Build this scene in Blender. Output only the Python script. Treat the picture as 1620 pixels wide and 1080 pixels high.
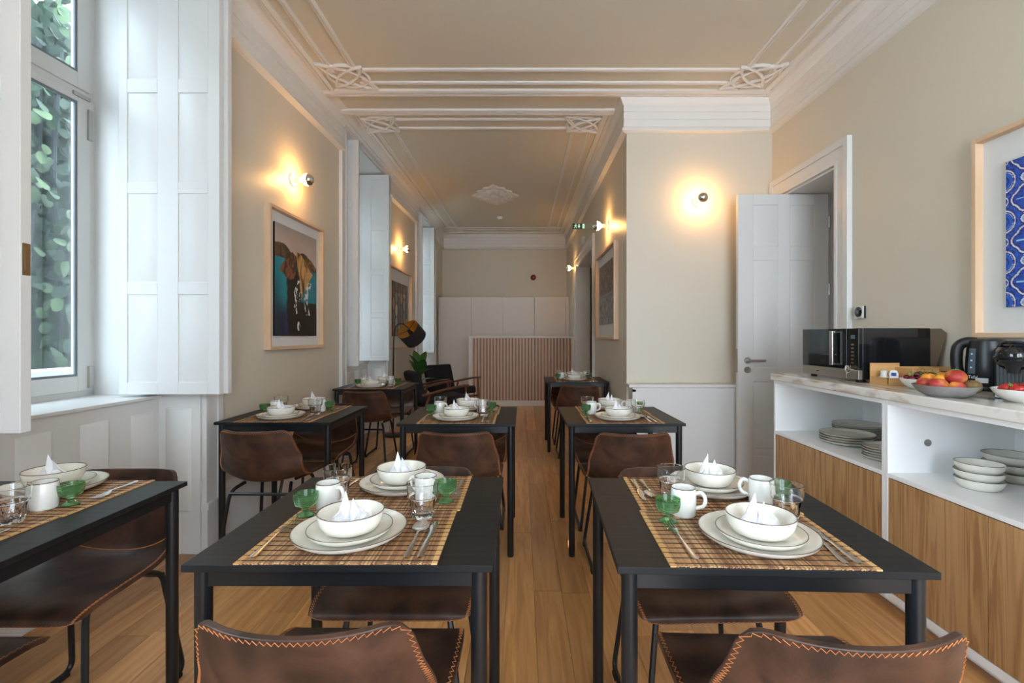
import bpy, math, random
from mathutils import Vector, Matrix, noise
random.seed(7)
PI = math.pi
R = math.radians
for o in list(bpy.data.objects):
    bpy.data.objects.remove(o)
SC = bpy.context.scene
COL = SC.collection

# ------------------------------------------------------------------ camera, world, exposure
cd = bpy.data.cameras.new('camera')
cam = bpy.data.objects.new('camera', cd); COL.objects.link(cam)
cam.location = (0, 0, 1.24); cam.rotation_euler = (R(90), 0, 0)
cd.sensor_width = 36; cd.lens = 17.0
cd.shift_x = -16 / 1620; cd.shift_y = -9 / 1620
cd.clip_start = .05
SC.camera = cam

W = bpy.data.worlds.new('overcast_sky'); SC.world = W; W.use_nodes = True
wn = W.node_tree.nodes; wl = W.node_tree.links
bg = wn['Background']
bg.inputs[0].default_value = (.75, .87, 1.0, 1); bg.inputs[1].default_value = 7.3

SC.view_settings.view_transform = 'Standard'
SC.view_settings.look = 'None'
SC.view_settings.gamma = 1
SC.view_settings.use_curve_mapping = False
SC.view_settings.exposure = 1.06
SC.cycles.max_bounces = 10; SC.cycles.diffuse_bounces = 6; SC.cycles.glossy_bounces = 4
SC.cycles.transmission_bounces = 8; SC.cycles.transparent_max_bounces = 12
SC.cycles.sample_clamp_indirect = 6
SC.cycles.use_denoising = True
BULB = 56.0

def portal(x, y, z, sx, sz, rot):
    l = bpy.data.lights.new('window_portal', 'AREA'); l.shape = 'RECTANGLE'; l.size = sx; l.size_y = sz
    l.cycles.is_portal = True
    o = bpy.data.objects.new('window_portal', l); COL.objects.link(o)
    o.location = (x, y, z); o.rotation_euler = rot
WINDOWS = [(-1.75, .45), (1.50, 2.76), (4.87, 6.25), (7.95, 9.2)]  # first window is out of view, added to light the right wall
for a, b in WINDOWS:
    portal(-2.56 + .02 * ((a + b) / 2 - 2.94), (a + b) / 2, 2.1, 2.4, b - a, (0, R(-90), 0))

# ------------------------------------------------------------------ materials
def mat(name, col, rough=.5, metal=0., col2=None, scale=(1, 1, 1), detail=4., bump=0., spec=.5, ramp=(.35, .65),
        coat=0., dist=0., bscale=None, rnd=0., trans=0., ior=1.45, sheen=0.):
    m = bpy.data.materials.new(name); m.use_nodes = True
    n = m.node_tree.nodes; l = m.node_tree.links; b = n['Principled BSDF']
    b.inputs['Base Color'].default_value = (*col, 1); b.inputs['Roughness'].default_value = rough
    b.inputs['Metallic'].default_value = metal; b.inputs['Specular IOR Level'].default_value = spec
    b.inputs['Coat Weight'].default_value = coat; b.inputs['Transmission Weight'].default_value = trans
    b.inputs['IOR'].default_value = ior
    if sheen: b.inputs['Sheen Weight'].default_value = sheen
    if col2 is not None or bump:
        tc = n.new('ShaderNodeTexCoord'); mp = n.new('ShaderNodeMapping'); mp.inputs['Scale'].default_value = scale
        src = tc.outputs['Object']
        if rnd:
            oi = n.new('ShaderNodeObjectInfo'); mu = n.new('ShaderNodeMath'); mu.operation = 'MULTIPLY'; mu.inputs[1].default_value = 37.
            l.new(oi.outputs['Random'], mu.inputs[0]); cx = n.new('ShaderNodeCombineXYZ')
            for k in range(3): l.new(mu.outputs[0], cx.inputs[k])
            ad = n.new('ShaderNodeVectorMath'); ad.operation = 'ADD'
            l.new(src, ad.inputs[0]); l.new(cx.outputs[0], ad.inputs[1]); src = ad.outputs[0]
        l.new(src, mp.inputs[0])
        nz = n.new('ShaderNodeTexNoise'); nz.inputs['Scale'].default_value = 1.; nz.inputs['Detail'].default_value = detail
        nz.inputs['Distortion'].default_value = dist
        l.new(mp.outputs[0], nz.inputs['Vector'])
        if col2 is not None:
            rp = n.new('ShaderNodeValToRGB')
            rp.color_ramp.elements[0].position = ramp[0]; rp.color_ramp.elements[0].color = (*col, 1)
            rp.color_ramp.elements[1].position = ramp[1]; rp.color_ramp.elements[1].color = (*col2, 1)
            l.new(nz.outputs['Fac'], rp.inputs[0])
            out = rp.outputs[0]
            if rnd:
                hv = n.new('ShaderNodeHueSaturation'); mr = n.new('ShaderNodeMapRange')
                mr.inputs['To Min'].default_value = 1 - rnd; mr.inputs['To Max'].default_value = 1 + rnd
                l.new(oi.outputs['Random'], mr.inputs['Value']); l.new(mr.outputs[0], hv.inputs['Value'])
                l.new(out, hv.inputs['Color']); out = hv.outputs[0]
            l.new(out, b.inputs['Base Color'])
        if bump:
            bp = n.new('ShaderNodeBump'); bp.inputs['Strength'].default_value = bump; bp.inputs['Distance'].default_value = .004
            if bscale:
                n2 = n.new('ShaderNodeTexNoise'); n2.inputs['Scale'].default_value = bscale; n2.inputs['Detail'].default_value = 3
                l.new(tc.outputs['Object'], n2.inputs['Vector']); l.new(n2.outputs['Fac'], bp.inputs['Height'])
            else:
                l.new(nz.outputs['Fac'], bp.inputs['Height'])
            l.new(bp.outputs[0], b.inputs['Normal'])
    return m

def emit(name, col, s):
    m = bpy.data.materials.new(name); m.use_nodes = True
    b = m.node_tree.nodes['Principled BSDF']
    b.inputs['Base Color'].default_value = (*col, 1)
    b.inputs['Emission Color'].default_value = (*col, 1); b.inputs['Emission Strength'].default_value = s
    return m

def pane_glass(name, tint, gloss=.5):
    m = bpy.data.materials.new(name); m.use_nodes = True
    n = m.node_tree.nodes; l = m.node_tree.links; n.remove(n['Principled BSDF'])
    t = n.new('ShaderNodeBsdfTransparent'); t.inputs[0].default_value = (*tint, 1)
    g = n.new('ShaderNodeBsdfGlossy'); g.inputs['Roughness'].default_value = .02
    f = n.new('ShaderNodeFresnel'); f.inputs[0].default_value = 1.45
    mu = n.new('ShaderNodeMath'); mu.operation = 'MULTIPLY'; mu.inputs[1].default_value = gloss
    mx = n.new('ShaderNodeMixShader')
    l.new(f.outputs[0], mu.inputs[0]); l.new(mu.outputs[0], mx.inputs[0])
    l.new(t.outputs[0], mx.inputs[1]); l.new(g.outputs[0], mx.inputs[2]); l.new(mx.outputs[0], n['Material Output'].inputs[0])
    return m

def vcol(name, rough=.45):
    m = bpy.data.materials.new(name); m.use_nodes = True
    n = m.node_tree.nodes; l = m.node_tree.links
    a = n.new('ShaderNodeVertexColor'); a.layer_name = 'Col'
    l.new(a.outputs[0], n['Principled BSDF'].inputs['Base Color']); n['Principled BSDF'].inputs['Roughness'].default_value = rough
    return m

def slat_mat(name):
    m = bpy.data.materials.new(name); m.use_nodes = True
    n = m.node_tree.nodes; l = m.node_tree.links; b = n['Principled BSDF']
    tc = n.new('ShaderNodeTexCoord'); sx = n.new('ShaderNodeSeparateXYZ'); l.new(tc.outputs['Object'], sx.inputs[0])
    d = n.new('ShaderNodeMath'); d.operation = 'MULTIPLY'; d.inputs[1].default_value = 1 / .0042
    f = n.new('ShaderNodeMath'); f.operation = 'FLOOR'
    l.new(sx.outputs[0], d.inputs[0]); l.new(d.outputs[0], f.inputs[0])
    wn_ = n.new('ShaderNodeTexWhiteNoise'); wn_.noise_dimensions = '1D'; l.new(f.outputs[0], wn_.inputs['W'])
    rp = n.new('ShaderNodeValToRGB'); e = rp.color_ramp.elements
    e[0].position = 0; e[0].color = (.20, .085, .036, 1); e[1].position = 1; e[1].color = (.66, .42, .21, 1)
    k = e.new(.45); k.color = (.38, .19, .08, 1); k = e.new(.75); k.color = (.48, .27, .125, 1)
    l.new(wn_.outputs['Value'], rp.inputs[0]); l.new(rp.outputs[0], b.inputs['Base Color'])
    b.inputs['Roughness'].default_value = .55
    return m

M = {}
M['wall'] = mat('beige_wall_paint', (.62, .562, .462), .42, bump=.04, bscale=180, spec=.4)
M['ceil'] = mat('beige_ceiling_paint', (.65, .60, .50), .7, bump=.03, bscale=150, spec=.3)
M['white'] = mat('white_gloss_paint', (.67, .66, .645), .32, bump=.02, bscale=60)
M['plaster'] = mat('white_plaster', (.76, .73, .69), .55, bump=.03, bscale=90)
M['cab'] = mat('white_lacquer', (.86, .86, .86), .3)
M['wardrobe'] = mat('offwhite_lacquer', (.62, .565, .51), .45)
M['oak'] = mat('oak_plank', (.40, .18, .058), .30, col2=(.58, .30, .115), scale=(26, 1.6, 10), detail=6, dist=1.2, rnd=.24, bump=.05, coat=.15)
M['subfloor'] = mat('floor_joint', (.16, .08, .035), .6)
M['veneer'] = mat('oak_veneer', (.33, .17, .068), .42, col2=(.50, .30, .14), scale=(16, 16, .9), detail=8, dist=3.5, rnd=.05, ramp=(.38, .58))
M['pale_wood'] = mat('pale_ash_wood', (.60, .40, .245), .5, col2=(.70, .50, .33), scale=(14, 14, 2), detail=4)
M['pale_wood_h'] = mat('pale_ash_wood_rail', (.60, .40, .245), .5, col2=(.70, .50, .33), scale=(14, 2, 14), detail=4)
M['slat'] = mat('slat_wood', (.30, .135, .065), .5, col2=(.44, .22, .115), scale=(40, 40, 3), detail=4, rnd=.15)
M['slat_back'] = mat('slat_backing', (.74, .62, .52), .6)
M['desk_white'] = mat('desk_white', (.74, .69, .63), .45)
M['black_wood'] = mat('black_stained_wood', (.007, .0073, .0082), .48, col2=(.013, .013, .0135), scale=(4, 60, 4), detail=5, bump=.12, spec=.3)
M['black_metal'] = mat('black_powder_coat', (.008, .0085, .010), .38)
M['leather'] = mat('brown_leather', (.026, .0125, .0085), .42, col2=(.088, .040, .024), scale=(9, 9, 9), detail=10, dist=.5, bump=.10, bscale=140, ramp=(.36, .64))
M['thread'] = mat('orange_thread', (.44, .15, .045), .6)
M['stone'] = mat('cream_stoneware', (.72, .685, .60), .22, col2=(.77, .74, .665), scale=(30, 30, 30), coat=.3)
M['rim'] = mat('dark_brown_rim', (.10, .062, .042), .35)
M['greyware'] = mat('grey_stoneware', (.20, .19, .18), .4, col2=(.25, .24, .23), scale=(25, 25, 25))
M['taupe'] = mat('taupe_stoneware', (.56, .535, .46), .3, col2=(.62, .59, .51), scale=(25, 25, 25))
M['mug'] = mat('white_glaze', (.74, .73, .69), .2, coat=.3)
M['napkin'] = mat('white_paper', (.78, .78, .80), .85)
M['steel'] = mat('polished_steel', (.62, .60, .57), .18, 1.)
M['brushed'] = mat('brushed_steel', (.48, .46, .43), .32, 1.)
M['bronze'] = mat('bronze_steel', (.30, .24, .19), .35, 1.)
M['chrome'] = mat('mirror_chrome', (.80, .78, .75), .06, 1.)
M['glass'] = mat('clear_tumbler_glass', (1, 1, 1), .0, trans=1., ior=1.45)
M['pane'] = pane_glass('window_glass', (.93, .97, .97), .4)
M['green'] = mat('green_pressed_glass', (.26, .52, .24), .06, trans=.9, ior=1.35)
M['slats'] = slat_mat('bamboo_slats')
M['dthread'] = mat('dark_weave_thread', (.028, .016, .012), .8)
M['marble'] = mat('veined_marble', (.50, .41, .33), .16, col2=(.80, .77, .72), scale=(5, 2.2, 5), detail=9, dist=2.2, ramp=(.38, .53), coat=.2)
M['blackgloss'] = mat('black_gloss', (.008, .008, .009), .10, coat=.3)
M['blackplastic'] = mat('black_plastic', (.012, .012, .013), .35)
M['darkglass'] = mat('dark_glass', (.006, .008, .011), .05, coat=.4)
M['gauge'] = mat('blue_gauge', (.10, .14, .18), .2)
M['print_white'] = mat('white_print', (.75, .78, .80), .6)
M['bamboo'] = mat('bamboo_board', (.52, .28, .10), .4, col2=(.63, .37, .155), scale=(3, 3, 40))
M['mat_board'] = mat('mat_board', (.66, .665, .65), .8)
M['navy'] = mat('navy_fabric', (.009, .010, .014), .95, col2=(.015, .016, .022), scale=(90, 90, 90), bump=.2)
M['walnut'] = mat('walnut', (.10, .032, .016), .35, col2=(.17, .06, .03), scale=(30, 4, 30))
M['gold'] = mat('gold_lining', (.80, .48, .13), .42, 1.)
M['shade'] = mat('black_shade', (.010, .010, .011), .7)
M['leaf'] = mat('plant_leaf', (.025, .085, .018), .35, col2=(.045, .14, .03), scale=(12, 12, 12))
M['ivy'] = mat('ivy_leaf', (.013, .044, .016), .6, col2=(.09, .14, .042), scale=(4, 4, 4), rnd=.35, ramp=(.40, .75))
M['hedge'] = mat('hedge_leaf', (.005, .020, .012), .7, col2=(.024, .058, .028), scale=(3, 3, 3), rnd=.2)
M['bark'] = mat('dark_bark', (.035, .04, .045), .9)
M['concrete'] = mat('grey_stone', (.42, .43, .42), .8, col2=(.50, .51, .49), scale=(8, 8, 8))
M['pot'] = mat('white_pot', (.55, .53, .50), .5)
M['soil'] = mat('soil', (.03, .02, .012), 1.)
M['red'] = mat('red_plastic', (.16, .012, .018), .3)
M['bulb'] = emit('lit_bulb', (1., .53, .165), BULB)
M['art'] = vcol('printed_art')
M['exit_green'] = emit('exit_green', (.012, .045, .026), .15)
M['exit_white'] = emit('exit_symbol', (.50, .72, .50), .5)
M['brass'] = mat('aged_brass', (.30, .22, .14), .4, 1.)
M['gasket'] = mat('grey_gasket', (.17, .19, .21), .5)
M['rubber'] = mat('black_rubber', (.01, .01, .01), .8)
M['peach'] = mat('peach_skin', (.36, .028, .022), .5, col2=(.72, .30, .055), scale=(16, 16, 16), rnd=.12, ramp=(.48, .70))
M['apricot'] = mat('apricot_skin', (.70, .30, .025), .5, col2=(.66, .22, .02), scale=(20, 20, 20))
M['kiwi'] = mat('kiwi_skin', (.13, .075, .025), .85, col2=(.19, .115, .045), scale=(60, 60, 60), bump=.2)
M['cherry'] = mat('cherry_skin', (.085, .006, .012), .12, col2=(.17, .012, .02), scale=(30, 30, 30), rnd=.3)
M['berry'] = mat('strawberry_skin', (.36, .014, .014), .3, col2=(.50, .04, .03), scale=(120, 120, 120), bump=.3)
M['calyx'] = mat('green_calyx', (.12, .27, .05), .6)
M['blue_print'] = mat('blue_print', (.02, .05, .22), .5)
M['creamer'] = mat('milk_plastic', (.72, .70, .66), .35)

# ------------------------------------------------------------------ mesh builder
def warp_left(v):
    return (v[0] + .02 * (v[1] - 2.94), v[1], v[2])

class MB:
    def __init__(s): s.v = []; s.f = []; s.m = []
    def add(s, vs, fs, m=0):
        k = len(s.v); s.v += [tuple(p) for p in vs]
        for f in fs: s.f.append(tuple(i + k for i in f)); s.m.append(m)
        return s
    def box(s, x0, x1, y0, y1, z0, z1, m=0):
        if x0 > x1: x0, x1 = x1, x0
        if y0 > y1: y0, y1 = y1, y0
        if z0 > z1: z0, z1 = z1, z0
        v = [(x0, y0, z0), (x1, y0, z0), (x1, y1, z0), (x0, y1, z0), (x0, y0, z1), (x1, y0, z1), (x1, y1, z1), (x0, y1, z1)]
        return s.add(v, [(0, 3, 2, 1), (4, 5, 6, 7), (0, 1, 5, 4), (1, 2, 6, 5), (2, 3, 7, 6), (3, 0, 4, 7)], m)
    def tube(s, path, r, n=8, closed=False, m=0):
        P = [Vector(p) for p in path]; N = len(P); rs = r if isinstance(r, (list, tuple)) else [r] * N
        vs = []; up = None
        for i in range(N):
            a = P[(i - 1) % N] if (closed or i > 0) else P[i]; b = P[(i + 1) % N] if (closed or i < N - 1) else P[i]
            t = (b - a).normalized()
            if up is None:
                up = Vector((0, 0, 1)) if abs(t.z) < .9 else Vector((1, 0, 0))
            u = t.cross(up)
            if u.length < 1e-4: u = t.cross(Vector((0, 1, 0)))
            u.normalize(); w = u.cross(t).normalized(); up = w
            for k in range(n):
                an = 2 * PI * k / n + PI / n
                vs.append(P[i] + (u * math.cos(an) + w * math.sin(an)) * rs[i])
        fs = []
        for i in range(N if closed else N - 1):
            j = (i + 1) % N
            for k in range(n):
                q = (k + 1) % n; fs.append((i * n + k, j * n + k, j * n + q, i * n + q))
        if not closed:
            fs.append(tuple(range(n))); fs.append(tuple((N - 1) * n + k for k in reversed(range(n))))
        return s.add(vs, fs, m)
    def lathe(s, prof, n=32, c=(0, 0, 0), m=0, mats=None, rot=None, fn=None):
        vs = []; fs = []; ms = []; idx = []
        for (r, z) in prof:
            if r < 1e-6: idx.append([len(vs)]); vs.append(Vector((0, 0, z)))
            else:
                idx.append(list(range(len(vs), len(vs) + n)))
                for k in range(n):
                    rr = r * (fn(k / n, z) if fn else 1)
                    vs.append(Vector((rr * math.cos(2 * PI * k / n), rr * math.sin(2 * PI * k / n), z)))
        for i in range(len(prof) - 1):
            A, B = idx[i], idx[i + 1]; mm = mats[i] if mats else m
            for k in range(n):
                q = (k + 1) % n
                if len(A) == 1 and len(B) == 1: continue
                if len(A) == 1: f = (A[0], B[q], B[k])
                elif len(B) == 1: f = (A[k], A[q], B[0])
                else: f = (A[k], A[q], B[q], B[k])
                fs.append(f); ms.append(mm)
        if rot is not None: vs = [rot @ v for v in vs]
        vs = [v + Vector(c) for v in vs]
        k0 = len(s.v); s.v += [tuple(v) for v in vs]
        for f, mm in zip(fs, ms): s.f.append(tuple(i + k0 for i in f)); s.m.append(mm)
        return s
    def prism(s, poly, z0, z1, m=0, fn=lambda x, y, z: (x, y, z)):
        n = len(poly)
        vs = [fn(x, y, z0) for x, y in poly] + [fn(x, y, z1) for x, y in poly]
        fs = [tuple(reversed(range(n))), tuple(range(n, 2 * n))] + [(i, (i + 1) % n, n + (i + 1) % n, n + i) for i in range(n)]
        return s.add(vs, fs, m)
    def sweep(s, prof, p0, p1, nrm, m0=0., m1=0., m=0):
        """extrude a profile of (distance from wall, z) from p0 to p1; m0/m1: mitre per unit distance"""
        p0 = Vector((*p0, 0)); p1 = Vector((*p1, 0)); t = (p1 - p0).normalized(); nv = Vector((*nrm, 0))
        n = len(prof); vs = []
        for p, mi in ((p0, m0), (p1, m1)):
            for d, z in prof: vs.append(p + nv * d + t * (mi * d) + Vector((0, 0, z)))
        fs = [(i, (i + 1) % n, n + (i + 1) % n, n + i) for i in range(n)] + [tuple(reversed(range(n))), tuple(range(n, 2 * n))]
        return s.add(vs, fs, m)
    def sphere(s, c, r, nu=16, nv=10, m=0, sc=(1, 1, 1), rot=None, fn=None):
        prof = [(r * math.sin(PI * i / nv), -r * math.cos(PI * i / nv)) for i in range(nv + 1)]
        prof[0] = (0, -r); prof[-1] = (0, r)
        k = len(s.v); s.lathe(prof, nu, (0, 0, 0), m)
        for i in range(k, len(s.v)):
            v = Vector((s.v[i][0] * sc[0], s.v[i][1] * sc[1], s.v[i][2] * sc[2]))
            if fn: v = fn(v)
            if rot is not None: v = rot @ v
            s.v[i] = tuple(v + Vector(c))
        return s
    def build(s, name, mats, parent=None, warp=None, bevel=0., kind=None, loc=None, angle=38, seg=2, label=None):
        vs = [warp(v) for v in s.v] if warp else s.v
        me = bpy.data.meshes.new(name); me.from_pydata(vs, [], s.f)
        if not isinstance(mats, (list, tuple)): mats = [mats]
        for m in mats: me.materials.append(m)
        if len(mats) > 1: me.polygons.foreach_set('material_index', s.m)
        me.update()
        import bmesh
        b = bmesh.new(); b.from_mesh(me); bmesh.ops.recalc_face_normals(b, faces=b.faces); b.to_mesh(me); b.free()
        me.polygons.foreach_set('use_smooth', [True] * len(me.polygons))
        me.set_sharp_from_angle(angle=R(angle))
        o = bpy.data.objects.new(name, me); COL.objects.link(o)
        if parent: o.parent = parent
        if loc: o.location = loc
        if bevel:
            mo = o.modifiers.new('bevel', 'BEVEL'); mo.width = bevel; mo.segments = seg; mo.limit_method = 'ANGLE'; mo.angle_limit = R(50)
            mo.harden_normals = True
        if kind: o['kind'] = kind
        if label: o['label'] = label
        return o

def tag(o, label, cat, group=None):
    o['label'] = label; o['category'] = cat
    if group: o['group'] = group
    return o
def thing(name, label, cat, loc=(0, 0, 0), rz=0., group=None):
    o = bpy.data.objects.new(name, None); COL.objects.link(o); o.empty_display_size = .1
    o.location = loc; o.rotation_euler = (0, 0, rz)
    return tag(o, label, cat, group)
KIDS = {}
def kids(o): return [c for c in bpy.data.objects if c.parent == o]
def dup(root, loc, rz=0., label=None, group=None):
    def cp(o, par):
        c = o.copy(); COL.objects.link(c)
        if par is not None: c.parent = par
        if o.name not in KIDS: KIDS[o.name] = kids(o)
        for ch in KIDS[o.name]: cp(ch, c)
        return c
    r = cp(root, None); r.location = loc; r.rotation_euler = (0, 0, rz)
    if label: r['label'] = label
    if group: r['group'] = group
    return r
class Proto:
    """first use moves the original, later uses copy it"""
    def __init__(s, root): s.root = root; s.used = False
    def put(s, loc, rz=0., label=None, group=None):
        if not s.used:
            s.used = True; s.root.location = loc; s.root.rotation_euler = (0, 0, rz)
            if label: s.root['label'] = label
            if group: s.root['group'] = group
            return s.root
        return dup(s.root, loc, rz, label, group)
def struct(name, mb, mats, parent=None, label=None, **k):
    o = mb.build(name, mats, parent, **k)
    if parent is None:
        o['kind'] = 'structure'
        if label: o['label'] = label
    return o
def fillet(pts, r, n=4):
    P = [Vector(p) for p in pts]; out = [P[0]]
    for i in range(1, len(P) - 1):
        a, b, c = P[i - 1], P[i], P[i + 1]
        d0 = (a - b); d1 = (c - b); q = min(r, d0.length * .45, d1.length * .45)
        s0 = b + d0.normalized() * q; s1 = b + d1.normalized() * q
        for k in range(n + 1):
            t = k / n; out.append(s0 * (1 - t) ** 2 + b * 2 * t * (1 - t) + s1 * t * t)
    out.append(P[-1]); return out
def catmull(pts, n=8):
    P = [Vector(p) for p in pts]; P = [P[0] * 2 - P[1]] + P + [P[-1] * 2 - P[-2]]; out = []
    for i in range(1, len(P) - 2):
        for k in range(n):
            t = k / n; a, b, c, d = P[i - 1], P[i], P[i + 1], P[i + 2]
            out.append(.5 * ((2 * b) + (c - a) * t + (2 * a - 5 * b + 4 * c - d) * t * t + (3 * b - a - 3 * c + d) * t ** 3))
    out.append(P[-2]); return out

# ------------------------------------------------------------------ room shell
ZC = 3.38
XL, XR, XC = -1.825, 2.25, .94
YF, YP, YB = -1.9, 4.35, 10.2
wl_ = MB()
edges = [YF - .3] + [e for w in WINDOWS for e in w] + [YB + .3]
for i in range(0, len(edges), 2):
    wl_.box(-2.475, XL, edges[i], edges[i + 1], 0, ZC + .06)
for a, b in WINDOWS:
    wl_.box(-2.475, XL, a, b, 3.30, ZC + .06)
    wl_.box(-2.475, -2.07, a, b, 0, .885)
wall_left = struct('wall_left', wl_, M['wall'], warp=warp_left, label='beige plastered wall with deep window niches on the left')
b = MB()
b.box(XR, XR + .5, YF - .3, 3.45, 0, ZC + .06).box(XR, XR + .5, 4.18, YP + .25, 0, ZC + .06).box(XR, XR + .5, 3.45, 4.18, 2.455, ZC + .06)
b.box(XR + .5, XR + .55, 3.3, 4.4, 0, 2.6)
wall_right = struct('wall_right', b, M['wall'], label='beige wall on the right above the buffet counter')
b = MB(); b.box(XC, XR, YP, YP + .25, 0, ZC + .06)
wall_part = struct('wall_partition', b, M['wall'], label='beige wall facing the camera between passage and door')
b = MB()
b.box(XC, XC + .25, YP + .25, 6.4, 0, ZC + .06).box(XC, XC + .25, 8.3, YB + .3, 0, ZC + .06).box(XC, XC + .25, 6.4, 8.3, 2.43, ZC + .06)
wall_corr = struct('wall_corridor', b, M['wall'], label='beige right wall of the narrower rear part')
b = MB(); b.box(-2.6, XC + .3, YB, YB + .2, 0, ZC + .06)
wall_back = struct('wall_back', b, M['wall'], label='beige end wall above the wardrobe')
b = MB()
FW = [(.05, .95), (1.15, 2.1)]  # unseen windows, added to bring daylight onto the foreground
b.box(-2.8, FW[0][0], YF - .2, YF, 0, ZC + .06).box(FW[0][1], FW[1][0], YF - .2, YF, 0, ZC + .06).box(FW[1][1], XR + .6, YF - .2, YF, 0, ZC + .06)
for x0, x1 in FW: b.box(x0, x1, YF - .2, YF, 3.0, ZC + .06).box(x0, x1, YF - .2, YF, 0, .3)
struct('wall_front', b, M['wall'], label='wall behind the camera with tall windows added to let in daylight')
for x0, x1 in FW: portal((x0 + x1) / 2, YF - .22, 1.6, x1 - x0, 2.6, (R(90), 0, PI))
b = MB(); b.box(-2.75, XR + .6, YF - .3, YB + .3, ZC, ZC + .12)
ceiling = struct('ceiling', b, M['ceil'], label='beige plaster ceiling with white stucco bands')

# floor of oak planks
b = MB(); b.box(-2.12, XR + .5, YF - .2, YB + .2, -.05, -.011)
floor = struct('floor', b, M['subfloor'], label='oak plank floor')
PW = .133
cols = int((XR + 2.07) / PW) + 1; far = MB(); npl = 0
for c in range(cols):
    x0 = -2.07 + c * PW; y = .75 - random.random() * 1.2
    xm = x0 + PW / 2
    if x0 + PW > XR: continue
    lim = YB if xm < XC else YP
    y = max(.3, y)
    first = True
    while y < lim - .02:
        L = random.choice((.9, 1.15, 1.4, 1.7)); y1 = min(y + L, lim)
        if lim - y1 < .25: y1 = lim
        w = MB() if npl < 300 else far
        ox, oy = (xm, (y + y1) / 2) if w is not far else (0, 0)
        w.box(x0 + .0007 - ox, x0 + PW - .0007 - ox, y + .0007 - oy, y1 - .0007 - oy, -.012, random.uniform(-.0006, 0))
        if w is not far: w.build('plank', M['oak'], floor, loc=(ox, oy, 0)); npl += 1
        y = y1
far.box(-2.07, XR, YF, .3, -.012, 0)
far.build('plank_field', M['oak'], floor, kind='stuff')

# cornice (frieze boards with lower moulding and crown)
CP = [(0, 3.055), (.036, 3.058), (.052, 3.068), (.052, 3.082), (.040, 3.098), (.032, 3.108), (.032, 3.165), (.026, 3.168), (.026, 3.173), (.032, 3.176),
      (.032, 3.232), (.026, 3.235), (.026, 3.240), (.032, 3.243), (.032, 3.296), (.044, 3.305), (.050, 3.325), (.064, 3.345), (.070, 3.38), (0, 3.38)]
cn = MB()
for i in range(0, len(edges), 2):
    y0, y1 = max(edges[i] + .1, YF), min(edges[i + 1] - .1, YB)
    if edges[i + 1] - edges[i] > .3: cn.sweep(CP, (XL, y0), (XL, y1), (1, 0))
struct('trim_1', cn, M['plaster'], warp=warp_left, label='white cornice boards along the left wall')
cn = MB(); cn.sweep(CP, (XR, YF), (XR, YP), (-1, 0), 0, -1).sweep(CP, (XC, YP), (XR, YP), (0, -1), -1, -1)
cn.sweep(CP, (XC, YP), (XC, YB), (-1, 0), -1, -1).sweep(CP, (-1.7, YB), (XC, YB), (0, -1), 1, -1)
struct('trim_2', cn, M['plaster'], label='white cornice boards along right, partition and end walls')
# crown line on the ceiling over the left wall, running past the windows
cn = MB(); LP_ = [(0, 3.345), (.05, 3.345), (.062, 3.352), (.062, 3.362), (.09, 3.366), (.098, 3.372), (.145, 3.374), (.15, 3.38), (0, 3.38)]
cn.sweep(LP_, (XL, YF), (XL, YB), (1, 0))
struct('trim_3', cn, M['plaster'], warp=warp_left, label='white crown line above the left wall')

def band(mb, p0, p1, w, h=.016):
    """ceiling strip with two beads and a groove"""
    p0 = Vector(p0); p1 = Vector(p1); t = (p1 - p0).normalized(); n = Vector((-t.y, t.x))
    prof = [(-w / 2, 0), (-w / 2, -h * .7), (-w * .36, -h), (-w * .08, -h), (-w * .04, -h * .45), (w * .04, -h * .45), (w * .08, -h), (w * .36, -h), (w / 2, -h * .7), (w / 2, 0)]
    q = len(prof); vs = []
    for p in (p0 - t * w * .5, p1 + t * w * .5):
        for d, z in prof: vs.append((p.x + n.x * d, p.y + n.y * d, ZC + z))
    mb.add(vs, [(i, (i + 1) % q, q + (i + 1) % q, q + i) for i in range(q)] + [tuple(range(q)), tuple(range(q, 2 * q))])
def rect_band(mb, x0, x1, y0, y1, w):
    for a, c in (((x0, y0), (x1, y0)), ((x1, y0), (x1, y1)), ((x1, y1), (x0, y1)), ((x0, y1), (x0, y0))): band(mb, a, c, w)
b = MB()
rect_band(b, -1.345, 1.80, -1.9, 3.885, .045)
k = .30
for (a, c) in (((-1.345 + .0, 4.085), (1.80, 4.085)), ((-1.535, -1.9), (-1.535, 3.885)), ((2.01, -1.9), (2.01, 3.885))): band(b, a, c, .045)
b.build('inner_stucco_strip', M['plaster'], ceiling)
b = MB(); band(b, (-1.70, 4.25), (2.20, 4.25), .12, .024); band(b, (-1.69, 4.615), (.86, 4.615), .12, .024)
band(b, (2.15, -2.5), (2.15, 4.25), .10, .022); band(b, (-1.66, -2.5), (-1.66, 4.25), .07, .02)
band(b, (-1.60, 4.6), (-1.545, 9.98), .07, .02); band(b, (.83, 4.6), (.83, 9.98), .10, .022); band(b, (-1.54, 10.0), (.86, 10.0), .12, .024)
b.build('stucco_border_band', M['plaster'], ceiling)
b = MB()
for (a, c) in (((-1.335, 4.975), (.50, 4.975)), ((-1.335, 4.77), (.50, 4.77)), ((-1.515, 4.975), (-1.46, 9.55)), ((-1.33, 4.975), (-1.29, 9.55)),
               ((.525, 4.975), (.525, 9.55)), ((.70, 4.975), (.70, 9.55)), ((-1.33, 9.55), (.55, 9.55)), ((-1.33, 9.72), (.55, 9.72))):
    band(b, a, c, .04)
b.build('corridor_stucco_strip', M['plaster'], ceiling)
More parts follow.
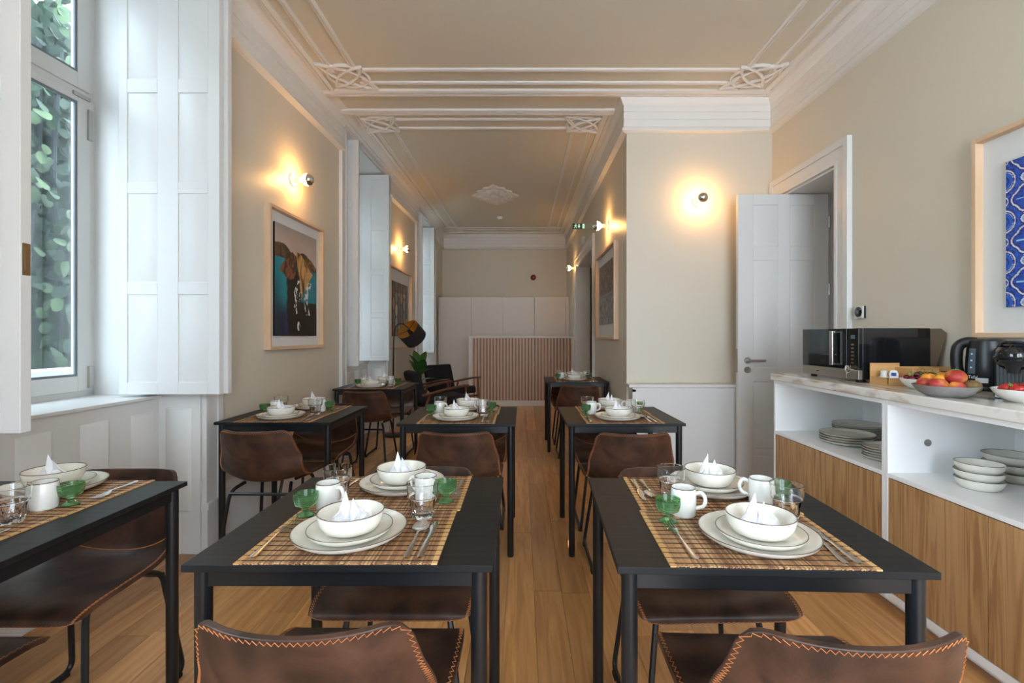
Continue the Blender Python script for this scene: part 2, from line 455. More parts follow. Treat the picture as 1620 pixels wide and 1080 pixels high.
def knot(cx, cy, sx, sy, s=1.):
    mb = MB(); z = ZC - .008; r = .014 * s
    def P(x, y, dz=0): return (cx + sx * x * s, cy + sy * y * s, z - dz)
    mb.tube([P(.165 * math.cos(a), .165 * math.sin(a)) for a in [2 * PI * i / 28 for i in range(28)]], r, 6, True)
    for sg in (1, -1):   # pointed loop along one diagonal
        pts = []
        for i in range(17):
            t = -1 + i / 8; wv = (1 - t * t) * .085 * sg
            pts.append(P(.19 * t + wv * .7, -.19 * t + wv * .7, .003))
        mb.tube(pts, r, 6)
    for sg in (1, -1):   # crossing loop linking the outer strips
        pts = []
        for i in range(17):
            t = -1 + i / 8; wv = (1 - t * t) * .06 * sg
            pts.append(P(.15 * t + wv * .7, .15 * t - wv * .7, .006))
        mb.tube(pts, r, 6)
    mb.tube([P(-.02, .10), P(-.16, .16), P(-.205, .03)], r, 6)
    mb.tube([P(.10, -.02), P(.16, -.16), P(.03, -.205)], r, 6)
    return mb.build('stucco_knot', M['plaster'], ceiling)
knot(-1.43, 3.975, 1, -1); knot(1.895, 3.975, -1, -1); knot(-1.43, 4.88, 1, 1); knot(.615, 4.88, -1, 1)
knot(-1.36, 9.62, 1, -1, .8); knot(.615, 9.62, -1, -1, .8)
# ceiling rosette: lobed lozenge with leaf scrolls
b = MB(); out = []
for i in range(48):
    a = 2 * PI * i / 48; q = (abs(math.cos(a)) ** 1.25 + abs(math.sin(a)) ** 1.25) ** (-1 / 1.25)
    q *= 1 + .075 * math.cos(12 * a)
    out.append((-.41 + .33 * q * math.cos(a), 7.36 + .50 * q * math.sin(a)))
b.prism(out, ZC - .018, ZC)
for rr in (.72, .45):
    b.tube([(-.41 + (x + .41) * rr, 7.36 + (y - 7.36) * rr, ZC - .02) for x, y in out[::2]], .013, 6, True)
for i in range(12):
    a = 2 * PI * i / 12; q = .58 * (abs(math.cos(a)) ** 1.25 + abs(math.sin(a)) ** 1.25) ** (-1 / 1.25)
    b.sphere((-.41 + .33 * q * math.cos(a), 7.36 + .5 * q * math.sin(a), ZC - .018), .034, 8, 6, sc=(1, 1.4, .7))
b.sphere((-.41, 7.36, ZC - .018), .06, 12, 8, sc=(1, 1.4, .5))
b.build('ceiling_rosette', M['plaster'], ceiling)

# baseboards
BP = [(0, 0), (.030, 0), (.030, .19), (.022, .205), (.022, .30), (.030, .31), (.030, .325), (.016, .35), (0, .355)]
b = MB()
for i in range(0, len(edges), 2):
    y0, y1 = max(edges[i] + .16, YF), min(edges[i + 1] - .16, YB)
    if edges[i + 1] - edges[i] > .4: b.sweep(BP, (XL, y0), (XL, y1), (1, 0))
struct('baseboard_left', b, M['white'], warp=warp_left, label='tall white moulded baseboard on the left wall')
b = MB(); b.sweep([(d, z * .6) for d, z in BP], (XC, YP + .26), (XC, 6.25), (-1, 0)).sweep([(d, z * .6) for d, z in BP], (XC, 8.45), (XC, YB), (-1, 0))
struct('baseboard_right', b, M['white'], label='white baseboard along the passage wall')

# panelled leaf in the XZ plane (width along x, thickness along y)
def frustum(mb, x0, x1, z0, z1, yb, yf, ins):
    v = [(x0, yb, z0), (x1, yb, z0), (x1, yb, z1), (x0, yb, z1), (x0 + ins, yf, z0 + ins), (x1 - ins, yf, z0 + ins), (x1 - ins, yf, z1 - ins), (x0 + ins, yf, z1 - ins)]
    mb.add(v, [(0, 1, 2, 3), (4, 7, 6, 5), (0, 4, 5, 1), (1, 5, 6, 2), (2, 6, 7, 3), (3, 7, 4, 0)])
def leaf_frame(mb, x0, x1, y, th, z0, z1, rows, cs):
    """core plus stiles and rails standing proud on both sides; openings at rows x cs"""
    core = th * .66; p = (th - core) / 2
    mb.box(x0 + .002, x1 - .002, y - core / 2, y + core / 2, z0 + .002, z1 - .002)
    xs = [x0] + [e for c in cs for e in c] + [x1]
    for i in range(0, len(xs), 2): mb.box(xs[i], xs[i + 1], y - th / 2, y + th / 2, z0, z1)
    zs = [z0] + [e for r in rows for e in r] + [z1]
    for i in range(0, len(zs), 2):
        for c in cs: mb.box(c[0], c[1], y - th / 2, y + th / 2, zs[i], zs[i + 1])
    return core
def shutter(name, label, cat, y, x0, x1, z0, z1, rows, cs, th=.036, mt='white', both=True, group=None, warp=warp_left, extra=None):
    f = MB(); leaf_frame(f, x0, x1, y, th, z0, z1, rows, cs)
    root = f.build(name, M[mt], warp=warp, bevel=.0025); tag(root, label, cat, group)
    for r in rows:
        for c in cs:
            p = MB()
            for sgn in ((-1, 1) if both else (-1,)):
                frustum(p, c[0] + .006, c[1] - .006, r[0] + .006, r[1] - .006, y + sgn * th * .325, y + sgn * th * .485, .018)
            p.build('panel', M[mt], root, warp=warp)
    return root

SROWS = [(.985, 1.465), (1.53, 2.017), (2.077, 2.566), (2.64, 3.20)]
def leaf_cols(x0, x1):
    w = x1 - x0; return [(x0 + .085 * w, x0 + .385 * w), (x0 + .59 * w, x0 + .885 * w)]

def window(n, a, b_, label):
    X0, X1 = -2.47, -2.43
    f = MB()
    fr = .055
    # fixed frame
    f.box(X0, X1, a, a + fr, .89, 3.30).box(X0, X1, b_ - fr, b_, .89, 3.30).box(X0, X1, a, b_, .89, .94).box(X0, X1, a, b_, 3.24, 3.30).box(X0, X1, a, b_, 2.555, 2.60)
    root = struct('window_%d' % n, f, M['white'], warp=warp_left, label=label, bevel=.003)
    st = .065; e = .012; ya, yb = a + fr + st, b_ - fr - st
    for z0, z1, g0, g1 in ((.935, 2.56, 1.02, 2.52), (2.595, 3.245, 2.68, 3.205)):
        s = MB()
        s.box(X0 + .01, X1 + e, a + fr - .01, ya, z0, z1).box(X0 + .01, X1 + e, yb, b_ - fr + .01, z0, z1)
        s.box(X0 + .01, X1 + e - .0004, ya - .001, yb + .001, z0, z0 + .085).box(X0 + .01, X1 + e - .0004, ya - .001, yb + .001, z1 - .04, z1)
        sash = s.build('window_sash', M['white'], root, warp=warp_left, bevel=.004)
        g = MB(); g.box(-2.437, -2.431, ya - .005, yb + .005, g0 - .01, g1 + .01); g.build('window_pane', M['pane'], sash, warp=warp_left)
        g = MB(); g.box(-2.431, -2.422, ya, ya + .013, g0, g1).box(-2.431, -2.422, yb - .013, yb, g0, g1).box(-2.4305, -2.4225, ya + .013, yb - .013, g0, g0 + .012).box(-2.4305, -2.4225, ya + .013, yb - .013, g1 - .012, g1)
        g.build('grey_gasket', M['gasket'], sash, warp=warp_left)
    for q in ((.014, -.012, .012, 2.33, 2.50), (.012, -.10, 0, 2.545, 2.565), (.016, -.012, .012, .95, 1.07)):
        h = MB(); h.box(X1 + e, X1 + e + q[0], b_ - fr + q[1], b_ - fr + q[2], q[3], q[4]); h.build('window_hinge', M['brushed'], root, warp=warp_left, bevel=.002)
    w = MB(); w.box(-2.50, -2.045, a, b_, .886, .905); w.build('window_sill', M['white'], root, warp=warp_left, bevel=.004)
    # white jamb linings and head above the shutters
    w = MB(); w.box(-2.44, XL - .001, b_ - .012, b_, .9, 3.30).box(-2.44, XL - .001, a, a + .012, .9, 3.30).box(-2.44, XL, a, b_, 3.285, 3.30)
    w.box(-2.075, XL - .001, b_ - .012, b_, 0, .9).box(-2.075, XL - .001, a, a + .012, 0, .9)
    w.build('jamb_lining', M['white'], root, warp=warp_left)
    p = MB(); frustum(p, -2.02, -1.875, .24, .83, b_ - .0125, b_ - .026, .018); p.build('jamb_panel', M['white'], root, warp=warp_left)
    # apron
    w = MB(); w.box(-2.075, -2.06, a, b_, 0, .885).box(-2.06, -2.045, a + .012, b_ - .012, 0, .16).box(-2.06, -2.05, a + .012, b_ - .012, .16, .18)
    w.build('apron', M['white'], root, warp=warp_left, bevel=.003)
    y = b_ - .055 - .15; k = 0
    while y > a + .03:
        p = MB(); x0, x1 = -2.06, -2.046; v0, v1, i = y, y + .155, .018
        z0, z1 = .24, .82
        vs = [(x0, v0, z0), (x0, v1, z0), (x0, v1, z1), (x0, v0, z1), (x1, v0 + i, z0 + i), (x1, v1 - i, z0 + i), (x1, v1 - i, z1 - i), (x1, v0 + i, z1 - i)]
        p.add(vs, [(0, 1, 2, 3), (4, 7, 6, 5), (0, 4, 5, 1), (1, 5, 6, 2), (2, 6, 7, 3), (3, 7, 4, 0)])
        p.build('apron_panel', M['white'], root, warp=warp_left); y -= .287
    # architrave on the wall with plinth blocks
    c = MB()
    for s_, y0 in ((1, b_), (-1, a)):
        if s_ < 0 and y0 < -1: continue
        c.box(XL - .001, XL + .022, y0 + s_ * .001, y0 + s_ * .1435, .28, 3.343).box(XL, XL + .032, y0 + s_ * .10, y0 + s_ * .145, .281, 3.344).box(XL, XL + .028, y0 + s_ * .0, y0 + s_ * .03, .282, 3.345)
        c.box(XL, XL + .036, y0 - s_ * .004, y0 + s_ * .155, 0, .25).box(XL, XL + .044, y0 - s_ * .008, y0 + s_ * .160, .245, .285)
    c.box(XL - .001, XL + .03, a - .14, b_ + .14, 3.30, 3.345)
    c.build('architrave', M['white'], root, warp=warp_left, bevel=.003)
    return root
window(1, *WINDOWS[1], label='tall white window with ivy outside, nearest on the left')
window(2, *WINDOWS[2], label='second window niche on the left wall')
window(3, *WINDOWS[3], label='third window niche on the left wall')

window(4, *WINDOWS[0], label='unseen window niche beside the camera, added to light the right wall')
# shutters
def shut_pair(label1, label2, y, x0, x1, gap):
    shutter('window_shutter', label1, 'shutter', y, x0, x1, .92, 3.27, SROWS, leaf_cols(x0, x1))
    shutter('window_shutter', label2, 'shutter', y + gap, x0 + .02, x1 + .02, .92, 3.27, SROWS, leaf_cols(x0 + .02, x1 + .02))
shut_pair('white panelled shutter folded open on far side of the nearest left window',
          'white shutter leaf folded tight behind the panelled shutter right of the nearest window', 2.655, -2.195, -1.645, .042)
o = shutter('window_shutter', 'white panelled shutter at left picture edge with brass latch plate on its edge', 'shutter', 1.60, -2.17, -1.615, .92, 3.27, SROWS, leaf_cols(-2.17, -1.615))
l = MB(); l.box(-1.6155, -1.6125, 1.588, 1.612, 1.44, 1.545).box(-1.6165, -1.6115, 1.595, 1.605, 1.455, 1.53); l.build('latch_plate', M['brass'], o, warp=warp_left, label='aged brass latch plate')
shutter('window_shutter', 'white shutter edge-on beside the coast picture, near side of second window', 'shutter', 5.02, -2.27, -1.735, .925, 3.265, SROWS, leaf_cols(-2.27, -1.735))
shutter('window_shutter', 'bluish white panelled shutter hiding the left half of the striped picture', 'shutter', 6.10, -2.29, -1.738, .925, 3.265, SROWS, leaf_cols(-2.29, -1.738))
shutter('window_shutter', 'white shutter just right of the second left picture, near side of third window', 'shutter', 8.12, -2.30, -1.775, .925, 3.26, SROWS, leaf_cols(-2.30, -1.775))
shutter('window_shutter', 'narrow bluish shutter farthest back beside the wardrobe', 'shutter', 9.05, -2.32, -1.765, .925, 3.26, SROWS, leaf_cols(-2.32, -1.765))

# right door: architrave, linings and open leaf
b = MB(); c_ = .155
for (d0, d1, t) in ((.001, c_ - .0015, .022), (.105, c_, .036), (0, .03, .028)):
    b.box(XR - t, XR + .001, 3.45 - d1, 3.45 - d0, 0, 2.455 + d1).box(XR - t, XR + .001, 4.18 + d0, min(4.18 + d1, YP - .001), 0, 2.455 + d1)
    b.box(XR - t, XR + .001, 3.45 - d0, 4.18 + d0, 2.455 + d0, 2.455 + d1)
struct('trim_4', b, M['white'], bevel=.004, label='white door casing on the right wall')
b = MB(); b.box(XR, XR + .5, 4.165, 4.18, 0, 2.455).box(XR, XR + .5, 3.45, 3.465, 0, 2.455).box(XR, XR + .5, 3.45, 4.18, 2.44, 2.455).box(XR + .49, XR + .5, 3.45, 4.18, 0, 2.455)
struct('trim_5', b, M['white'], label='white door lining in the right wall')
DR = [(.227, .29), (.506, .854), (.972, 1.878), (1.996, 2.344)]
dr = shutter('door_1', 'open white panelled door with steel lever handle right of the wall lamp', 'door', 4.10, 1.822, 2.585, .008, 2.435, DR, [(1.951, 2.16), (2.26, 2.465)], th=.04, warp=None)
del dr['category']; dr['kind'] = 'structure'
h = MB(); RX = Matrix.Rotation(R(90), 3, 'X')
h.lathe([(0, 0), (.028, 0), (.028, .008), (.011, .009), (.011, .05), (0, .05)], 20, (1.90, 4.08, 1.033), rot=RX)
h.tube(fillet([(1.90, 4.035, 1.033), (1.93, 4.032, 1.033), (2.03, 4.032, 1.033)], .01), .0095, 10)
h.lathe([(0, 0), (.028, 0), (.028, .007), (.006, .008), (0, .006)], 20, (1.90, 4.08, .953), rot=RX)
h.build('door_handle', M['brushed'], dr, label='brushed steel lever handle with round roses')
for z in (2.20, 1.63): h = MB(); h.tube([(2.588, 4.075, z - .045), (2.588, 4.075, z + .045)], .008, 8); h.build('door_hinge', M['brushed'], dr)
h = MB(); h.box(1.8205, 1.8225, 4.09, 4.11, .93, 1.13); h.build('strike_plate', M['brass'], dr)

# low boxed ledge along the partition
b = MB(); b.box(.955, 2.2, 4.19, YP, 0, .792)
lg = struct('trim_6', b, M['white'], label='low white boxed ledge along the partition wall', bevel=.003)
b = MB(); b.box(.925, 2.2, 4.175, 4.345, .795, .818)
b.build('ledge_top', M['white'], lg)
b = MB(); b.box(1.84, 1.856, 4.183, 4.19, 0, .79).box(.955, .985, 4.183, 4.19, 0, .775).box(.955, 1.84, 4.183, 4.19, .755, .775)
b.build('ledge_trim', M['white'], lg)

# passage doorway
b = MB()
for (d0, d1, t) in ((0, .1385, .02), (.10, .14, .032)):
    b.box(XC - t, XC + .001, 6.4 - d1, 6.4 - d0, 0, 2.43 + d1).box(XC - t, XC + .001, 8.3 + d0, 8.3 + d1, 0, 2.43 + d1).box(XC - t, XC + .001, 6.4 - d0, 8.3 + d0, 2.43 + d0, 2.43 + d1)
struct('trim_7', b, M['white'], bevel=.004, label='white casing of the passage doorway')
b = MB(); b.box(XC, XC + .22, 8.285, 8.3, 0, 2.43).box(XC, XC + .25, 6.4, 6.415, 0, 2.43).box(XC, XC + .25, 6.4, 8.3, 2.415, 2.43)
struct('trim_8', b, M['white'], label='white lining of the passage doorway')
b = MB(); b.box(XC + .255, XC + .295, 6.3, 8.4, .008, 2.5)
d2 = struct('door_2', b, M['white'], label='closed white door in the passage doorway')
b = MB(); b.box(XC + .235, XC + .253, 8.27, 8.299, 0, 2.40); b.build('gap_shade_strip', M['rubber'], d2)  # black strip stands in for the shaded gap past the reveal

# ------------------------------------------------------------------ outside
b = MB(); b.box(-14, -2.62, -8, 16, -.9, -.8)
struct('ground', b, M['concrete'], label='paved ground outside the windows')
b = MB(); b.box(-3.16, -3.02, 1.2, 8.6, -.8, .97)
pr = b.build('stone_parapet', M['concrete']); tag(pr, 'grey stone parapet just outside the nearest window', 'parapet')
b = MB(); b.box(-3.20, -2.98, 1.2, 8.6, .97, 1.02); b.build('coping', M['print_white'], pr, bevel=.006, label='pale coping')
def leaf_mb(L, Wd, n=5, fold=.18, curl=.15):
    """one lobed leaf lying along +y, tip at y=L"""
    mb = MB(); vs = []; fs = []
    for i in range(n + 1):
        t = i / n; w = Wd * math.sin(PI * min(1, t * .92 + .06)) ** .75 * (1 - .25 * t)
        if i == n: w = .002
        z = -curl * L * t * t
        vs += [(-w, L * t, z + fold * w), (0, L * t, z), (w, L * t, z + fold * w)]
    for i in range(n):
        a = 3 * i; fs += [(a, a + 1, a + 4, a + 3), (a + 1, a + 2, a + 5, a + 4)]
    mb.add(vs, fs); return mb
ivy = thing('ivy_hedge', 'tall green ivy and shrub leaves seen through the nearest window, extended unseen to block sky', 'plant', (-4.25, 4.4, -.8))
b = MB()
for i in range(9):
    y = -1.1 + i * .28; pts = [(-.25 + random.uniform(-.1, .1), y + random.uniform(-.15, .15), z) for z in (0, 1.2, 2.4, 3.6, 4.8)]
    b.tube(catmull(pts, 5), .022, 6)
b.build('stem', M['bark'], ivy)
b = MB(); b.box(-.75, -.6, -1.3, 2.2, 0, 5.3).box(-.75, -.6, -4.9, -1.3, 0, 5.2).box(-.75, -.6, -8.5, -4.9, 0, 1.9).box(-.75, -.6, 2.2, 6.5, 0, 4.2); b.build('sky_blocking_backing', M['hedge'], ivy)  # stretches out of view are added
b = MB()
proto_leaf = leaf_mb(.1, .045)
for i in range(7000):
    y = random.uniform(-1.4, 2.0) if i < 3000 else random.uniform(-6.5, 6.5); z = random.uniform(.6, 5.4 if i < 3000 else 4.5); x = random.uniform(-.55, -.12)
    if y < -4.9: z = .6 + (z - .6) * .45  # unseen leaves lowered with the backing to let skylight in
    if noise.noise(Vector((y * 1.6, z * 1.6, 3.1))) < -.22: continue
    s = random.uniform(.9, 1.6)
    Mx = Matrix.Translation((x, y, z)) @ (Matrix.Rotation(random.uniform(-PI, PI), 4, 'X') @ Matrix.Rotation(random.uniform(-.9, .9), 4, 'Y') @ Matrix.Rotation(R(-90), 4, 'Y')).to_4x4() @ Matrix.Scale(s, 4)
    b.add([Mx @ Vector(v) for v in proto_leaf.v], proto_leaf.f)
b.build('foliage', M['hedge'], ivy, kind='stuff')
l0 = leaf_mb(.115, .05).build('leaf', M['ivy'], ivy); first = True
for i in range(260):
    y = random.uniform(-.55, .55); z = random.uniform(1.4, 5.2); x = random.uniform(-.14, .08)
    if i > 60 and noise.noise(Vector((y * 2.2, z * 1.5, 9.))) < -.12: continue
    lo = l0 if first else l0.copy()
    if not first: COL.objects.link(lo)
    first = False; lo.parent = ivy
    s = random.uniform(.95, 1.55)
    lo.matrix_basis = Matrix.Translation((x, y, z)) @ (Matrix.Rotation(random.gauss(PI, .9), 4, 'X') @ Matrix.Rotation(random.uniform(-.5, .9), 4, 'Y') @ Matrix.Rotation(R(-90), 4, 'Y') @ Matrix.Rotation(R(90), 4, 'Z') @ Matrix.Rotation(R(-90), 4, 'Z')) @ Matrix.Scale(s, 4)

# ------------------------------------------------------------------ wardrobe and reception desk at the back
wd = thing('wardrobe', 'pale built-in wardrobe with four tall plain doors across the end wall', 'wardrobe', (-.35, 9.62, 0))
b = MB(); b.box(-1.312, 1.27, .022, .56, 0, 2.015).box(-1.318, -1.281, -.0, .56, 0, 2.02).box(1.222, 1.287, 0, .56, 0, 2.02)
b.build('carcass', M['wardrobe'], wd, bevel=.002)
for i in range(4):
    x0 = -1.279 + i * .625; b = MB(); b.box(x0 + .003, x0 + .619, 0, .021, .06, 2.012); b.build('wardrobe_door', M['wardrobe'], wd, bevel=.002)
dk = thing('reception_desk', 'white framed reception desk faced with upright wood slats', 'desk', (0, 8.55, 0))
b = MB(); b.box(-.945, .938, 0, .34, 1.20, 1.235).box(-.945, -.878, 0.0005, .339, 0, 1.20).box(.876, .938, 0.0005, .339, 0, 1.20).box(-.878, .876, 0.001, .338, 0, .095)
b.build('desk_frame', M['desk_white'], dk, bevel=.003)
b = MB(); b.box(-.878, .876, .03, .05, .095, 1.20); b.build('backing_board', M['slat_back'], dk)
s0 = None; NS = 31; sp = 1.754 / NS
for i in range(NS):
    if s0 is None:
        b = MB(); b.box(-.0138, .0138, 0, .026, .097, 1.198); s0 = b.build('slat', M['slat'], dk); s = s0
    else:
        s = s0.copy(); COL.objects.link(s); s.parent = dk
    s.location = (-.878 + sp * (i + .5), .004, 0)

# ------------------------------------------------------------------ counter on the right
CX, CT = 1.66, .95
Y1, YD, Y0 = 3.19, 2.215, 1.225
def unit(label, ya, yb, split):
    u = thing('buffet_cabinet', label, 'cabinet', (CX, (ya + yb) / 2, 0)); cy = (ya + yb) / 2; a, c = ya - cy, yb - cy; d = XR - .003 - CX
    t = .018
    b = MB(); b.box(0, d, a, a + t, .045, CT).box(0, d, c - t, c, .045, CT).box(.0006, d - .001, a + t - .001, c - t + .001, CT - .022, CT - .0005).box(.0006, d - .001, a + t - .001, c - t + .001, .598, .618).box(.0006, d - .001, a + t - .001, c - t + .001, .0455, .082).box(d - .012, d - .0005, a + t - .001, c - t + .001, .05, CT - .001)
    b.build('carcass', M['cab'], u, bevel=.0015)
    b = MB(); b.box(.055, .07, a, c, 0, .045); b.build('plinth', M['cab'], u)
    for y0, y1 in split:
        b = MB(); b.box(.001, .019, y0 - cy + .0015, y1 - cy - .0015, .085, .594); b.build('cabinet_door', M['veneer'], u, bevel=.001, label='oak veneer door')
    return u
u1 = unit('white buffet cabinet unit with oak doors, farther one holding flat plates', YD, Y1, ((YD + .018, 2.70), (2.70, Y1 - .018)))
u2 = unit('white buffet cabinet unit with oak doors, nearer one holding bowls', 1.235, YD - .002, ((1.253, 1.725), (1.725, YD - .02)))
b = MB(); b.lathe([(0, 0), (.016, 0), (.016, .003), (0, .004)], 16, (1.84 - CX, YD - .0205 - (1.235 + YD - .002) / 2, .755), rot=RX); b.build('grommet_cap', M['greyware'], u2)
b = MB(); b.box(CX - .018, XR - .002, Y0, Y1 + .01, CT, CT + .042)
sl = b.build('countertop', M['marble'], bevel=.006); tag(sl, 'beige veined marble countertop over the buffet cabinets', 'countertop')
ZT = CT + .042

# ------------------------------------------------------------------ chairs
def shell_fn():
    prof = [(.252, .438, .222, 0, 0), (.244, .458, .230, .0, 0), (.185, .468, .236, .006, 0), (.07, .463, .236, .016, 0), (-.04, .455, .233, .03, 0), (-.115, .455, .230, .055, .015),
            (-.165, .475, .226, .075, .04), (-.196, .525, .222, .060, .07), (-.212, .59, .213, .025, .078), (-.226, .66, .201, 0, .068), (-.243, .748, .183, 0, .052)]
    P = catmull([(p[0], p[1], p[2]) for p in prof], 6); Q = catmull([(p[3], p[4], 0) for p in prof], 6); n = len(P) - 1
    def at(t):
        f = max(0, min(1, t)) * n; i = min(int(f), n - 1); k = f - i
        return P[i].lerp(P[i + 1], k), Q[i].lerp(Q[i + 1], k)
    def S(s, t):
        q = max(0, (abs(s) - .80) / .20); d = 1 - math.sqrt(max(0, 1 - min(q, 1) ** 2)); q = max(0, (abs(s) - .72) / .28); d0 = 1 - math.sqrt(max(0, 1 - min(q, 1) ** 2))
        t = .0 + d0 * .075 + (1 - d0 * .075 - d * .042) * t
        p, e = at(t); a = abs(s) ** 2.3
        return Vector((s * p[2], p[0] + e[1] * a, p[1] + e[0] * a - (.008 * (1 - abs(s) ** 2) if t > .93 else 0)))
    def N(s, t):
        e = .01; du = S(min(1, s + e), t) - S(max(-1, s - e), t); dv = S(s, min(1, t + e)) - S(s, max(0, t - e))
        return du.cross(dv).normalized()   # outer side: down / back
    return S, N
SH, SN = shell_fn()
TH = .013
def shell_part(t0, t1, nu, nt):
    mb = MB(); inner = []; outer = []
    for j in range(nt + 1):
        for i in range(nu + 1):
            s = -1 + 2 * i / nu; t = t0 + (t1 - t0) * j / nt
            s_ = math.sin(s * PI / 2) * .35 + s * .65
            inner.append(SH(s_, t)); outer.append(SH(s_, t) + SN(max(-.985, min(.985, s_)), max(.01, min(.99, t))) * TH)
    K = (nu + 1) * (nt + 1); fs = []
    for j in range(nt):
        for i in range(nu):
            a = j * (nu + 1) + i; fs.append((a, a + 1, a + nu + 2, a + nu + 1)); fs.append((K + a, K + a + nu + 1, K + a + nu + 2, K + a + 1))
    ring = [i for i in range(nu + 1)] + [(j) * (nu + 1) + nu for j in range(1, nt + 1)] + [nt * (nu + 1) + i for i in range(nu - 1, -1, -1)] + [j * (nu + 1) for j in range(nt - 1, 0, -1)]
    L = len(ring)
    for k in range(L):
        a, c = ring[k], ring[(k + 1) % L]; fs.append((a, K + a, K + c, c))
    mb.add(inner + outer, fs); return mb
def zigzag():
    mb = MB(); T0 = .004
    loop = []
    n1, n2 = 58, 124
    for i in range(n1): loop.append((-1 + 2 * i / n1, 0, 0, 1))
    for i in range(n2): loop.append((1, i / n2, -1, 0))
    for i in range(n1): loop.append((1 - 2 * i / n1, 1, 0, -1))
    for i in range(n2): loop.append((-1, 1 - i / n2, 1, 0))
    for side in (1, -1):
        pts = []; lp = loop if side > 0 else [q for q in loop[-74:] + loop[:n1 + 75] if True]
        for k, (s, t, ds, dt) in enumerate(lp):
            a = .0115 if k % 2 else .0035
            s2 = s + ds * a / .21; t2 = t + dt * a / .98
            if ds == 0: s2 = s * (1 - a / .21)
            if dt == 0: t2 = t + (.5 - t) * 2 * a / .98
            s3 = max(-.985, min(.985, s2)); t3 = max(.01, min(.99, t2))
            pts.append(SH(s2, t2) + SN(s3, t3) * ((TH + .0006) if side > 0 else -.0006))
        mb.tube(pts, .0009, 4, side > 0)
    # inner piping line at the seam between seat and back
    mb.tube([SH(-.97 + 1.94 * i / 24, .585) - SN(-.97 + 1.94 * i / 24, .585) * .0012 for i in range(25)], .0018, 5)
    return mb
def make_chair():
    r = thing('dining_chair', '', 'chair', group='brown leather dining chairs')
    shell_part(0, .58, 22, 16).build('seat', M['leather'], r, bevel=.003, angle=60)
    shell_part(.58, 1, 22, 14).build('backrest', M['leather'], r, bevel=.003, angle=60)
    zigzag().build('stitching', M['thread'], r, label='orange zigzag stitching along the edge')
    for s in (-1, 1):
        b = MB()
        b.tube(fillet([(s * .13, -.02, .432), (s * .15, .135, .428), (s * .205, .20, .0105), (s * .205, -.205, .0105), (s * .165, -.150, .398), (s * .13, -.07, .424)], .045, 5), .0095, 8)
        sl_ = b.build('sled_leg', M['black_metal'], r)
        for y in (.165, -.165):
            b = MB(); b.box(s * .205 - .011, s * .205 + .011, y - .02, y + .02, 0, .0125); b.build('glide', M['rubber'], sl_)
    for x, y, z in ((.168, -.153, .385), (.152, .13, .425)): b = MB(); b.tube([(-x, y, z), (x, y, z)], .0085, 8); b.build('crossbar', M['black_metal'], r)
    return r
CH = Proto(make_chair())
N_, F_ = 0, PI
for x, y, rz, lab in [
    (-.387, 1.052, R(-.5), 'brown leather chair with orange stitching at bottom left of centre, nearest the camera'),
    (.575, 1.025, R(-2), 'brown leather chair with orange stitching at bottom right, nearest the buffet'),
    (-1.46, 1.015, 0, 'brown leather chair of which only a seat corner shows at bottom left edge'),
    (-.375, 1.61, F_, 'brown leather chair tucked under far side of the front centre table'),
    (.553, 1.60, F_ + R(2), 'brown leather chair tucked under far side of the front right table'),
    (-1.455, 1.58, F_, 'brown leather chair seen from its seat side beneath the window-side front table'),
    (-1.412, 2.765, R(-2), 'brown leather chair seen from behind under the coast picture'),
    (-.348, 2.725, 0, 'brown leather chair back at near side of the second centre table'),
    (.577, 2.70, 0, 'brown leather chair back at near side of the second right table'),
    (-1.41, 3.34, F_, 'brown leather chair on far side of the table below the coast picture'),
    (-.335, 3.27, F_, 'brown leather chair on far side of the second centre table'),
    (.575, 3.25, F_, 'brown leather chair on far side of the second right table'),
    (-1.43, 4.57, R(-1), 'brown leather chair back at near side of the rear left table'),
    (-1.40, 5.13, F_, 'brown leather chair in shadow on far side of the rear left table'),
    (.577, 5.06, 0, 'brown leather chair back at near side of the rear right table'),
    (.575, 5.68, F_, 'brown leather chair on far side of the rear right table')]:
    CH.put((x, y, 0), rz, lab)

# ------------------------------------------------------------------ tables
TW, TL, TZ = .665, .645, .75
def make_table():
    r = thing('dining_table', '', 'table', group='small black dining tables')
    b = MB(); b.box(-TW / 2, TW / 2, -TL / 2, TL / 2, TZ - .0155, TZ); b.build('tabletop', M['black_wood'], r, bevel=.0012)
    b = MB(); x, y, i = TW / 2 - .03, TL / 2 - .03, .036
    b.box(-x + .01, x - .01, -y - .009, -y + .009, TZ - .056, TZ - .0155).box(-x + .01, x - .01, y - .009, y + .009, TZ - .056, TZ - .0155)
    b.box(-x - .009, -x + .009, -y, y, TZ - .056, TZ - .0155).box(x - .009, x + .009, -y, y, TZ - .056, TZ - .0155)
    b.build('apron', M['black_metal'], r, bevel=.0015)
    for sx in (-1, 1):
        for sy in (-1, 1):
            b = MB(); b.lathe([(0, 0), (.0165, 0), (.018, .004), (.018, TZ - .0155), (0, TZ - .0155)], 16, (sx * x, sy * y, 0)); b.build('leg', M['black_metal'], r)
    return r
TB = Proto(make_table())
TABLES = {
    'A': (-1.462, 1.31, 0, 'window-side front table', 'small black table at left picture edge beside the window'),
    'B': (-.397, 1.355, 0, 'front centre table', 'small black table in front left of centre, nearest the camera'),
    'C': (.548, 1.335, R(-2.3), 'front right table', 'small black table in front right beside the buffet counter'),
    'D': (-1.415, 3.06, 0, 'table below the coast picture', 'small black table against the left wall below the coast picture'),
    'E': (-.368, 3.015, 0, 'second centre table', 'small black table in the middle behind the front centre table'),
    'F': (.58, 3.02, R(.5), 'second right table', 'small black table behind the front right table before the white ledge'),
    'G': (-1.415, 4.77, 0, 'rear left table', 'small black table at rear left before the floor lamp'),
    'H': (.59, 5.46, 0, 'rear right table', 'small black table at rear right under the grey woven picture')}
for k, (x, y, rz, ph, lab) in TABLES.items(): TB.put((x, y, 0), rz, lab)

